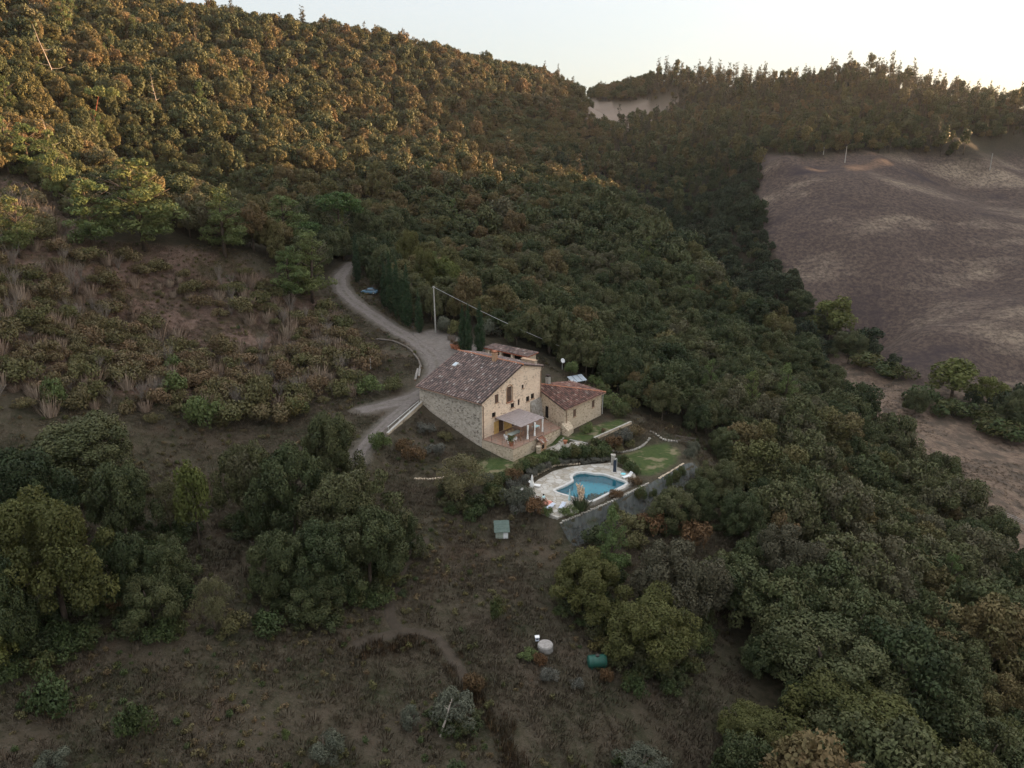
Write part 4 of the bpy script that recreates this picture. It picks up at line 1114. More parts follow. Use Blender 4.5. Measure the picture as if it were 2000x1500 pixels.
# the yellow plaster under the pergola
M['plaster'] = plain('yellow_plaster', (0.62, 0.40, 0.15), 0.9, 0.2, 2)
for s, ww in ((3.6, 1.2), (6.65, 2.0)): Tubes().box((s, -.03, 2.75), (ww, .06, 2.2)).obj('plaster_panel', M['plaster'], house)
rs = Tubes()
zr = lambda x: 8.15 + (x) * 4.2 / 10.4 if x <= 10.4 else 12.35 - (x - 10.4) * 1.4 / 5.6
X0, X1 = -0.55, 16.45
for y0, y1 in ((-.35, 15.4),):
    top = [(X0, zr(X0) + .16), (10.4, 12.51), (X1, zr(X1) + .16)]
    bot = [(X0, zr(X0) + .03), (10.4, 12.38), (X1, zr(X1) + .03)]
    for (a, b_), (c, d_) in (((top[0], top[1]), (bot[0], bot[1])), ((top[1], top[2]), (bot[1], bot[2]))):
        base = len(rs.V)
        rs.V += [(c[0], y0, c[1]), (d_[0], y0, d_[1]), (d_[0], y1, d_[1]), (c[0], y1, c[1]), (a[0], y0, a[1]), (b_[0], y0, b_[1]), (b_[0], y1, b_[1]), (a[0], y1, a[1])]
        q = base
        rs.F += [(q, q + 3, q + 2, q + 1), (q + 4, q + 5, q + 6, q + 7), (q, q + 1, q + 5, q + 4), (q + 2, q + 3, q + 7, q + 6), (q, q + 4, q + 7, q + 3), (q + 1, q + 2, q + 6, q + 5)]
roof = rs.obj('roof', M['tile_under'], house)
zl, zm, zh = zr(X0) + .17, 12.52, zr(X1) + .17
fac = [((X0, 15.4, zl), (X0, -.35, zl), (10.4 - X0, 0, zm - zl), [(X0 - .1, 15.5), (X0 - .1, -.45), (10.4, -.45), (10.4, 15.5)]),
       ((X1, -.35, zh), (X1, 15.4, zh), (10.4 - X1, 0, zm - zh), [(X1 + .1, -.45), (X1 + .1, 15.5), (10.4, 15.5), (10.4, -.45)])]
link('roof_tiles', tiles_mesh('roof_tiles', fac, M['tile']), roof)
rd = Tubes()
for k in range(31): rd.tube([(10.4, -.4 + k * .51, 12.56 + .02 * math.sin(k * 2.3)), (10.4, -.4 + k * .51 + .54, 12.60)], [.17, .14], 8)
rd.obj('ridge_tiles', M['terracotta'], roof)
ch = Tubes().box((9.9, 5.8, 12.85), (.75, .75, 1.5)).box((9.9, 5.8, 13.65), (.95, .95, .12)).obj('chimney', M['brick'], roof)
Tubes().box((9.9, 5.8, 13.86), (.5, .5, .25)).box((9.9, 5.8, 14.02), (.9, .9, .08)).obj('chimney_cap', M['terracotta'], roof)
Tubes().box((15.0, 2.0, 11.65), (.8, 3.0, .9)).box((15.0, 2.0, 12.14), (1.0, 3.2, .1)).obj('brick_parapet', M['brick'], roof)
sl = math.atan2(4.2, 10.4)
MX = Matrix.Translation((6.6, 12.4, zr(6.6) + .33)) @ Matrix.Rotation(-sl, 4, 'Y')
sk = Tubes().box((0, 0, 0), (1.1, .85, .14), 0, MX).obj('skylight', M['zinc'], roof)
Tubes().box((0, 0, .08), (.95, .7, .03), 0, MX).obj('pane', plain('pale_sky_glass', (0.45, 0.5, 0.55), 0.15, 0.1, 2, 0.6), roof)
def pipe(P, r=0.06): return Tubes().tube(P, r, 8)
pipe([(X0 - .02, -.3, zl - .12), (X0 - .02, 15.35, zl - .12)], .09).obj('gutter', M['copper'], house)
pipe([(X0, -.2, zl - .2), (.25, -.12, 7.4), (.25, -.12, 0)], .07).obj('downpipe', M['copper'], house)
pipe([(X1, -.2, zh - .2), (15.75, -.12, 10.2), (15.75, -.12, 5.2)], .07).obj('downpipe', M['copper'], house)
bt = Tubes().prism([(12.9, -.9), (16.2, -1.3), (16.2, .02), (12.9, .02)], 0.2, [5.0, 5.2, 5.25, 5.05])
for i, (x, y, z) in enumerate(list(bt.V)):
    if z > 3: bt.V[i] = (x, min(y, -.04) * .05, z)
bt.obj('buttress', M['stone_pale'], wall)

# the annexe
ann = empty('annexe', (HO[0], HO[1], 0), HRZ)
tag(ann, 'low stone annexe with a red tiled hip roof joined to the right of the farmhouse', 'house')
foot = [(13.7, -7.0), (26.3, -6.5), (27.8, 1.4), (17.6, 2.0), (16.06, 0.2)]
wa = Tubes().prism(foot, -1.2, [4.85, 4.7, 4.85, 6.75, 6.1])
fw = lambda f, off=0.0: (13.7 + 12.6 * f, -7.0 + .5 * f + off)
AW = [(.26, 3.35, .95, 1.35), (.76, 3.4, .95, 1.35)]
turn = math.atan2(.5, 12.6)
bx = [(fw(f) + (z,), (ww, .5, hh), turn) for f, z, ww, hh in AW]
lw = lambda f: (13.7 + 2.36 * f, -7.0 + 7.2 * f)
lt = math.atan2(7.2, 2.36)
bx.append((lw(.72) + (2.8,), (1.1, .5, 2.3), lt))
me = carve(wa.mesh('wall', M['stone_mid']), bx); me.materials.clear(); me.materials.append(M['stone_mid'])
link('wall', me, ann)
for f, z, ww, hh in AW:
    x, y = fw(f, .06); wn_ = Tubes().box((x, y, z), (ww, .06, hh), turn).obj('window', M['shutter'], ann)
    x, y = fw(f, -.05); Tubes().box((x, y, z - hh / 2 - .06), (ww + .2, .18, .1), turn).obj('sill', M['brick'], wn_)
x, y = lw(.72); Tubes().box((x + .12, y - .03, 2.75), (1.05, .06, 2.2), lt).obj('door', M['dark'], ann)
Npt, Rpt, BR, AP, LP = Vector((13.2, -7.45, 5.0)), Vector((26.85, -6.95, 4.85)), Vector((28.3, 1.8, 5.0)), Vector((18.2, 2.3, 7.0)), Vector((15.85, 0.0, 6.3))
nn = (Rpt - Npt).cross(LP - Npt).normalized(); AP.z = Npt.z - (nn.x * (AP.x - Npt.x) + nn.y * (AP.y - Npt.y)) / nn.z
ra = Tubes()
for tri in ((Npt, Rpt, AP, LP), (Rpt, BR, AP)):
    ra.poly(*tri); ra.poly(*[p - Vector((0, 0, .14)) for p in tri[::-1]])
for a, c in ((Npt, Rpt), (Rpt, BR), (BR, AP), (LP, Npt)): ra.poly(a - Vector((0, 0, .14)), c - Vector((0, 0, .14)), c, a)
ra_o = ra.obj('roof', M['tile_under'], ann)
fac = [(Npt, Rpt, LP - Npt, [Npt, Rpt, AP, LP]), (Rpt, BR, AP - (Rpt + BR) / 2, [Rpt, BR, AP])]
link('roof_tiles', tiles_mesh('roof_tiles', fac, M['tile_red'], seed=5), ra_o)
hp = Tubes()
for k in range(20):
    a = AP.lerp(Rpt, k / 20) + Vector((0, 0, .1)); c = AP.lerp(Rpt, (k + 1.1) / 20) + Vector((0, 0, .06)); hp.tube([a, c], [.12, .15], 7)
hp.obj('hip_tiles', M['terracotta'], ra_o)
Tubes().box((20.2, 1.6, 6.9), (.7, .7, 1.6)).obj('chimney', M['concrete'], ra_o)
Tubes().box((20.2, 1.6, 7.95), (.5, .5, .3)).box((20.2, 1.6, 8.14), (.85, .85, .08)).obj('chimney_cap', M['tile_under'], ra_o)
pipe([Npt + Vector((.1, -.05, -.1)), Rpt + Vector((0, -.05, -.1))], .08).obj('gutter', M['copper'], ann)
pipe([(26.5, -6.75, 4.7), (26.45, -6.65, 4.2), (26.45, -6.65, .6)], .07).obj('downpipe', M['zinc'], ann)
pipe([(14.2, -7.15, 4.8), (14.2, -7.12, 4.2), (14.2, -7.12, .4)], .06).obj('downpipe', M['copper'], ann)
Tubes().prism([(13.1, -8.3), (15.3, -7.9), (15.3, -6.9), (13.1, -6.9)], -1.2, [1.3, 1.3, 2.4, 2.4]).obj('buttress', M['stone_mid'], ann)

# the terrace before the gable
ter = empty('terrace', (HO[0], HO[1], 0), HRZ)
tag(ter, 'raised terracotta terrace on a rubble stone base in front of the ochre gable', 'terrace')
Tubes().prism([(.05, -6.75), (13.0, -6.75), (13.5, -5.5), (15.6, -.05), (.05, -.05)], -1.6, 1.58).obj('base_wall', M['stone_mid'], ter)
Tubes().prism([(-.02, -6.85), (13.0, -6.85), (13.5, -5.5), (15.6, -.02), (-.02, -.02)], 1.583, 1.66).obj('floor', M['paving'], ter)
rail = empty('iron_railing', H3(0, 6.7, 1.66), HRZ)
tag(rail, 'thin dark iron railing round the edge of the terrace', 'railing')
rp = [(.15, 2.0), (.15, 4.3), (.15, 6.65), (2.9, 6.65), (4.4, 6.65), (8.2, 6.65), (10.3, 6.65), (12.6, 6.65)]
for s, e in rp:
    Tubes().tube([(s, 6.7 - e, 0), (s, 6.7 - e, 1.15)], .028, 6).obj('post', M['iron'], rail)
rr_ = Tubes()
for z in (.45, .8, 1.1):
    rr_.tube([(.15, 6.55, z), (.15, .05, z)], .009, 4); rr_.tube([(.15, .05, z), (12.6, .05, z)], .009, 4)
rr_.obj('rails', M['iron'], rail)

# pergola with its reed roof, and the tied curtains that hang from it
per = empty('pergola', H3(3.4, 0, 1.66), HRZ)
tag(per, 'pergola roofed with grey reed matting against the gable wall', 'pergola')
rf = Tubes(); k = 0
for i in range(13):
    x0 = i * .49 - .15; d = .05 * math.sin(i * 2.1)
    rf.prism([(x0, -5.75 + d), (x0 + .485, -5.75 + d), (x0 + .485, -.06), (x0, -.06)], [2.56 + d * .3, 2.56 + d * .3, 2.90, 2.90], [2.62 + d * .3, 2.62 + d * .3, 2.96, 2.96])
rf.obj('roof', M['reed'], per)
Tubes().box((3.05, -5.45, 2.50), (6.6, .14, .13)).obj('beam', M['brownwood'], per)
Tubes().box((3.05, -.15, 2.80), (6.6, .12, .11)).obj('beam', M['brownwood'], per)
for x in (0.05, 1.6, 3.15, 4.7, 6.1): Tubes().tube([(x, -5.5, 2.56), (x, -.1, 2.85)], .045, 6).obj('rafter', M['brownwood'], per)
for x in (.1, 1.6, 3.5, 6.0): Tubes().box((x, -5.45, 1.215), (.1, .1, 2.43)).obj('post', M['brownwood'], per)
def curtain(s, e, lab):
    prof = [(.26, 0), (.24, .25), (.13, .95), (.09, 1.05), (.13, 1.2), (.21, 1.9), (.24, 2.4)]
    t = Tubes(); n = 16; b0 = 0
    for r_, z in prof:
        for k in range(n):
            a = 6.283 * k / n; q = r_ * (1 + .16 * math.cos(5 * a + z)); t.V.append((math.cos(a) * q, math.sin(a) * q * .55, z))
    for i in range(len(prof) - 1):
        for k in range(n): t.F.append((i * n + k, i * n + (k + 1) % n, (i + 1) * n + (k + 1) % n, (i + 1) * n + k))
    o = t.obj('curtain', M['cloth'], None, H3(s, e, 1.68), (0, 0, HRZ), True)
    tag(o, lab, 'curtain', 'white curtains tied to the pergola posts')
    tb = Tubes().lathe([(.10, .98), (.125, 1.0), (.125, 1.1), (.10, 1.12)], n=10).obj('tie', M['cloth'], o)
curtain(5.0, 5.75, 'white tied curtain at the pergola post nearest the dining table')
curtain(6.9, 5.75, 'white tied curtain at the middle pergola post')
curtain(9.4, 5.5, 'white tied curtain at the pergola post nearest the annexe')

# furniture on the terrace
tb = empty('dining_table', H3(4.4, 3.4, 1.66), HRZ)
tag(tb, 'long dining table with a pale grey-green cloth under the pergola', 'table')
Tubes().box((0, 0, .74), (2.8, 1.05, .05)).obj('tabletop', plain('grey_green_cloth', (0.40, 0.44, 0.40), .9, .15, 3), tb)
for dx in (-1.2, 1.2):
    for dy in (-.4, .4): Tubes().box((dx, dy, .36), (.07, .07, .72)).obj('leg', M['brownwood'], tb)
def chair_at(s, e, rz, mat, lab, group):
    c = empty('chair', H3(s, e, 1.66), HRZ + rz); tag(c, lab, 'chair', group)
    Tubes().box((0, 0, .44), (.5, .48, .05)).obj('seat', mat, c, bevel=.015)
    bk = Tubes()
    n = 7
    for k in range(n):
        a = math.pi * k / (n - 1); x = .24 * math.cos(a)
        bk.tube([(x, .22, .46), (x * 1.05, .27, .62 + .30 * math.sin(a) + .04)], .03, 5)
    bk.tube([(.25, .27, .68)] + [(.24 * math.cos(math.pi * k / 8), .28, .68 + .28 * math.sin(math.pi * k / 8)) for k in range(1, 8)] + [(-.25, .27, .68)], .035, 6)
    bk.obj('backrest', mat, c)
    for dx in (-.21, .21):
        Tubes().tube([(dx, -.2, .64), (dx, .22, .66)], .025, 5).tube([(dx, -.2, .44), (dx, -.2, .64)], .022, 5).obj('armrest', mat, c)
        for dy in (-.2, .2): Tubes().tube([(dx * 1.1, dy * 1.1, 0), (dx, dy, .43)], .022, 5).obj('leg', mat, c)
GW = 'white chairs on the terrace'; GBr = 'wooden chairs round the dining table'
cush = plain('pinkish_wood', (0.40, 0.24, 0.17), .8, .2, 3); palec = plain('straw_seat', (0.55, 0.43, 0.27), .85, .2, 3)
chair_at(1.9, 3.9, math.radians(90), M['white'], 'white garden chair at the left head of the dining table', GW)
chair_at(1.75, 5.2, math.radians(60), M['white'], 'white garden chair beside the potted shrub near the terrace corner', GW)
chair_at(2.75, 4.9, math.radians(150), M['white'], 'white garden chair on the outer side of the table, nearest the railing', GW)
chair_at(2.6, 3.0, math.radians(70), M['white'], 'white garden chair between the table head and the house wall', GW)
for i, s in enumerate((3.6, 4.4, 5.2)):
    w_ = ('nearest the white chairs', 'at the middle', 'nearest the annexe')[i]
    chair_at(s, 2.55, 0, palec, f'straw coloured chair on the house side of the table, {w_}', GBr)
    chair_at(s + .1, 4.25, math.pi, cush, f'reddish wooden chair on the outer side of the table, {w_}', GBr)
tb2 = empty('side_table', H3(9.6, 3.9, 1.66), HRZ); tag(tb2, 'low pale side table on the terrace behind the curtains', 'table')
Tubes().box((0, 0, .55), (1.3, .8, .05)).obj('tabletop', M['paleteal'], tb2)
for dx in (-.55, .55):
    for dy in (-.32, .32): Tubes().box((dx, dy, .265), (.05, .05, .52)).obj('leg', M['white'], tb2)
def pot(loc, sc, lab, foliage=None, grp=None, fs=1.0, seed=5):
    p = empty('plant_pot', loc, 0, (sc, sc, sc)); tag(p, lab, 'plant pot', grp)
    Tubes().lathe([(.18, 0), (.26, .38), (.31, .40), (.31, .47), (.27, .47), (.25, .40)], n=14).obj('pot', M['terracotta'], p, smooth=False)
    if foliage: link('foliage', bush_mesh(seed, foliage, .08 / sc, .42 * fs, .75 * fs, 8, .2 * fs, .5), p, (0, 0, .42))
pot(H3(.9, 5.6, 1.66), 1.5, 'terracotta pot with a green shrub in the left corner of the terrace', M['box'])
pk = Tubes().lathe([(.13, 0), (.17, .34), (.18, .34), (.18, .36)], n=12).obj('bucket', M['white'], None, H3(1.35, 4.7, 1.66)); tag(pk, 'small white bucket between the potted shrub and the white chairs', 'bucket')

# brick barbecue against the terrace wall
bb = empty('barbecue', H3(6.7, 7.6, -.5), HRZ)
tag(bb, 'small brick barbecue with a striped tile roof against the terrace wall', 'barbecue')
Tubes().box((0, .2, .8), (1.5, .95, 1.6)).obj('brick_body', M['brick'], bb)
Tubes().box((-.2, -.29, .9), (.6, .06, .7)).obj('opening', M['dark'], bb)
q = Tubes().poly((-.9, -.55, 1.62), (.95, -.55, 1.62), (.95, .8, 2.35), (-.9, .8, 2.35)); bbr = q.obj('roof', M['tile_under'], bb)
link('roof_tiles', tiles_mesh('roof_tiles', [((-.9, -.55, 1.63), (.95, -.55, 1.63), (0, 1.35, .73), [(-.9, -.56), (.95, -.56), (.95, .8), (-.9, .8)])], tile_mat('striped_tiles', [(0, (.30, .13, .08)), (.5, (.36, .17, .11)), (.75, (.62, .55, .48))]), .36, .45, 8), bbr)
Tubes().lathe([(.42, 0), (.42, 1.05), (.48, 1.08), (.48, 1.2), (.3, 1.22)], (-1.15, -.1, 0), 14).obj('round_column', M['stone_mid'], bb)

# long shed with a low roof behind the house
sh = empty('tool_shed', (HO[0], HO[1], -.65), HRZ); tag(sh, 'long open shed with a low tiled roof on stone pillars behind the farmhouse', 'shed')
Tubes().box((28.0, 16.3, 7.4), (.4, 11.0, 5.2)).box((26.6, 21.8, 7.4), (2.6, .4, 5.2)).box((26.6, 10.9, 7.2), (2.6, .4, 4.8)).obj('wall', M['stone_mid'], sh)
Tubes().box((27.75, 16.3, 7.6), (.1, 10.4, 4.2)).obj('interior_shade_sheet', M['dark'], sh)  # near-black sheet stands in for the shade inside the shed
for y in (11.5, 14.6, 17.7, 20.9): Tubes().box((25.4, y, 7.2), (.55, .55, 5.0)).obj('pillar', M['stone_ochre'], sh)
q = Tubes().prism([(24.8, 10.3), (28.4, 10.3), (28.4, 22.3), (24.8, 22.3)], [9.70, 9.95, 9.95, 9.70], [9.85, 10.1, 10.1, 9.85]); sr = q.obj('roof', M['redwood'], sh)
link('roof_tiles', tiles_mesh('roof_tiles', [((24.8, 22.3, 9.87), (24.8, 10.3, 9.87), (3.6, 0, .25), [(24.7, 22.3), (24.7, 10.3), (28.4, 10.3), (28.4, 22.3)])], M['tile'], .45, .6, 9), sr)

# ---------------------------------------------------------------- the pool and its paving
deck_out = [at_z(u, v, POOL_Z) for u, v in [(1022,962),(1036,950),(1052,937),(1080,921),(1110,913),(1150,908),(1196,904),(1203,912),(1240,926),(1244,937),(1218,955),(1185,968),(1150,983),(1128,1000),(1088,1012),(1070,1003),(1040,985)]]
def pool_bank(P, w0, w1, z0, z1):
    return P
def loop_strip(A, B, name, mat, parent=None):
    n = len(A); V = list(A) + list(B)
    return link(name, np_mesh(name, V, [(i, (i + 1) % n, n + (i + 1) % n, n + i) for i in range(n)], mat), parent)
def filled(name, outer, holes, z0, z1, mat, parent=None):
    """a flat slab with an outline and openings, from z0 up to z1"""
    bm = bmesh.new(); edges = []
    loops = [outer] + holes
    for lp in loops:
        vs = [bm.verts.new((p[0], p[1], z1)) for p in lp]
        edges += [bm.edges.new((vs[i], vs[(i + 1) % len(vs)])) for i in range(len(vs))]
    bmesh.ops.triangle_fill(bm, use_beauty=True, use_dissolve=False, edges=edges)
    for f in bm.faces:
        if f.normal.z < 0: f.normal_flip()
    top = list(bm.faces)
    g = bmesh.ops.extrude_face_region(bm, geom=top)
    for e in g['geom']:
        if isinstance(e, bmesh.types.BMVert): e.co.z = z0
    bmesh.ops.recalc_face_normals(bm, faces=bm.faces[:])
    me = bpy.data.meshes.new(name); bm.to_mesh(me); bm.free(); me.materials.append(mat)
    return link(name, me, parent)
def smooth_loop(P, step=0.5):
    P = [np.array(p[:2]) for p in P]; out = []; n = len(P)
    for i in range(n):
        p0, p1, p2, p3 = P[i - 1], P[i], P[(i + 1) % n], P[(i + 2) % n]; m = max(2, int(np.linalg.norm(p2 - p1) / step))
        for k in range(m):
            t = k / m; out.append(0.5 * (2 * p1 + (p2 - p0) * t + (2 * p0 - 5 * p1 + 4 * p2 - p3) * t * t + (3 * p1 - p0 - 3 * p2 + p3) * t ** 3))
    return out
def offset_loop(L, d):
    out = []; n = len(L)
    ar = sum(L[i][0] * L[(i + 1) % n][1] - L[(i + 1) % n][0] * L[i][1] for i in range(n))
    sg = 1 if ar > 0 else -1
    for i in range(n):
        t = L[(i + 1) % n] - L[i - 1]; t = t / (np.hypot(*t) + 1e-9); out.append(L[i] + np.array([t[1], -t[0]]) * d * sg)
    return out
PL = smooth_loop(pool_edge)
tag(filled('pool_paving', [p[:2] for p in deck_out], [offset_loop(PL, 0.42)], POOL_Z - 1.2, POOL_Z + 0.08, M['deck']), kind='structure')
pool = empty('swimming_pool', tuple(np.mean(PL, 0)) + (POOL_Z,)); tag(pool, 'free-form turquoise swimming pool with a rounded bay and pale coping', 'swimming pool')
c0 = np.mean(PL, 0)
rel = lambda L: [p - c0 for p in L]
filled('coping', rel(offset_loop(PL, 0.40)), [rel(offset_loop(PL, -0.03))], -0.25, 0.13, plain('pale_coping', (0.50, 0.485, 0.46), .8, .12, 2), pool)
n = len(PL); R0 = rel(PL)
V = [tuple(p) + (0.08,) for p in R0] + [tuple(p) + (-1.4,) for p in R0]
bs = Tubes(); bs.V = V; bs.F = [(i, n + i, n + (i + 1) % n, (i + 1) % n) for i in range(n)]
bs.obj('basin', M['lining'], pool)
filled('basin_floor', rel(offset_loop(PL, 0.02)), [], -1.46, -1.4, M['lining'], pool)
wt = filled('water', rel(offset_loop(PL, 0.01)), [], -0.145, -0.14, M['water'], pool)
bm = bmesh.new(); bm.from_mesh(wt.data); bmesh.ops.delete(bm, geom=[f for f in bm.faces if f.normal.z < .5], context='FACES'); bm.to_mesh(wt.data); bm.free()
rq = np.random.default_rng(5)
lv = [p for p in rq.uniform([-6, -4], [6, 4], (260, 2)) if in_poly(np.array([p[0]]), np.array([p[1]]), [tuple(q) for q in R0])[0]][:70]
C = np.array([[p[0] + c0[0], p[1] + c0[1], POOL_Z - .125] for p in lv]); k = len(C)
me = leaves_mesh('floating_leaves', C, np.tile([0, 0, 1.0], (k, 1)), rq.uniform(.05, .16, k), rq.random(k), rq.random(k), M['redshrub'], .5, 0.02)
tag(link('floating_leaves', me), 'dark fallen leaves floating on the pool water', 'leaves', kind='stuff')

# sun loungers, parasols and the person
def lounger(u, v, rz, lab, mat, z=POOL_Z + .08, up=.75):
    x, y, _ = at_z(u, v, z); e = empty('sun_lounger', (x, y, z), rz); tag(e, lab, 'sun lounger', 'sun loungers round the pool')
    st = Tubes()
    for k in range(11): st.box((0, -.55 + .115 * k, .33), (.62, .095, .03))
    st.obj('seat', mat, e)
    bk = Tubes()
    for k in range(6):
        f = k / 5; bk.box((0, .72 + .62 * f * math.cos(up), .34 + .68 * f * math.sin(up)), (.62, .09, .03), 0, Matrix.Translation((0, .72 + .62 * f * math.cos(up), .34 + .68 * f * math.sin(up))) @ Matrix.Rotation(up, 4, 'X') @ Matrix.Translation((0, -.72 - .62 * f * math.cos(up), -.34 - .68 * f * math.sin(up))))
    for dx in (-.29, .29): bk.tube([(dx, .66, .31), (dx, .74 + .64 * math.cos(up), .33 + .7 * math.sin(up))], .022, 5)
    bk.obj('backrest', mat, e)
    fr = Tubes()
    for dx in (-.31, .31): fr.tube([(dx, -.65, .29), (dx, .95, .29)], .028, 5)
    fr.obj('frame', mat, e)
    for dx in (-.31, .31):
        for dy in (-.5, .75): Tubes().tube([(dx, dy, 0), (dx, dy, .28)], .026, 5).obj('leg', mat, e)
    return e
lounger(1048, 951, math.radians(70), 'white slatted lounger with a raised back behind the closed white parasol', M['white'])
lounger(1033, 964, math.radians(60), 'wide white lounger at the left edge of the pool paving', M['white'], up=.25)
ltow = lounger(1060, 979, math.radians(62), 'white lounger under the seated person at the left pool corner', M['white'], up=.1)
lounger(1072, 994, math.radians(-35), 'pale lounger lying flat on the lower pool corner', M['blueish'], up=.05)
lounger(1097, 993, math.radians(-20), 'pale blue lounger at the lower pool corner beside the turquoise parasol', M['blueish'], up=.05)
lounger(1222, 934, math.radians(-60), 'white lounger on the right side of the pool by the turquoise table', M['white'])
def round_table(u, v, mat, lab):
    x, y, z = at_z(u, v, POOL_Z + .08); e = empty('round_table', (x, y, z)); tag(e, lab, 'table')
    Tubes().lathe([(.38, .47), (.4, .48), (.4, .51), (.38, .52)], n=16).obj('tabletop', mat, e)
    Tubes().lathe([(.2, 0), (.05, .05), (.04, .47)], n=10).obj('leg', mat, e)
round_table(1217, 931, M['teal'], 'small turquoise round table by the right hand lounger')
round_table(1042, 978, M['white'], 'small white round table beside the lower left lounger')
twl = Tubes(); n = 22
for i in range(n + 1):
    pass
tx, ty, tz = at_z(1066, 979, POOL_Z + .08)
tw = Tubes().lathe([(.55, .02), (.70, .10), (.74, .18), (.68, .26), (.52, .28), (.45, .20), (.45, .08)], n=20)
to = tw.obj('swim_ring', plain('salmon_pink_rubber', (0.66, 0.30, 0.23), .5, .12, 3, .4), None, (tx + .3, ty - .9, tz), (0, 0, 0), True)
tag(to, 'salmon pink inflatable ring on the paving before the seated person', 'swim ring')
bg_ = Tubes().lathe([(.1, 0), (.17, .05), (.18, .2), (.1, .28)], n=8).obj('beach_bag', M['dark'], None, at_z(1078, 982, POOL_Z + .08)); tag(bg_, 'small dark bag on the pool paving near the seated person', 'bag')
def parasol(x, y, z, h, mat, lab, fold=.26):
    e = empty('parasol', (x, y, z)); tag(e, lab, 'parasol', 'closed parasols')
    Tubes().lathe([(.28, 0), (.28, .06), (.06, .1), (.05, .25)], n=12).obj('base', M['concrete'], e)
    Tubes().tube([(0, 0, .1), (0, 0, h)], .025, 8).obj('pole', M['white'], e)
    t = Tubes(); prof = [(fold * .9, .36), (fold, .42), (fold * .75, .58), (fold * .45, .72), (fold * .55, .78), (fold * .3, .92), (.04, .985), (.015, 1.0)]; n = 18
    for r_, f in prof:
        for k in range(n):
            a = 6.283 * k / n; q = r_ * (1 + .2 * math.cos(6 * a)); t.V.append((q * math.cos(a), q * math.sin(a), h * f))
    for i in range(len(prof) - 1):
        for k in range(n): t.F.append((i * n + k, i * n + (k + 1) % n, (i + 1) * n + (k + 1) % n, (i + 1) * n + k))
    t.obj('canopy', mat, e, smooth=True)
parasol(*at_z(1039, 963, POOL_Z + .08), 3.0, M['cloth'], 'tall closed white parasol at the left end of the pool', .3)
parasol(*at_z(1112, 989, POOL_Z + .08), 2.7, M['paleteal'], 'closed pale turquoise parasol beside the pampas grass', .17)
parasol(*H3(27.9, -1.5, 2.4), 3.2, M['cloth'], 'closed white parasol showing behind the right end of the annexe roof', .3)
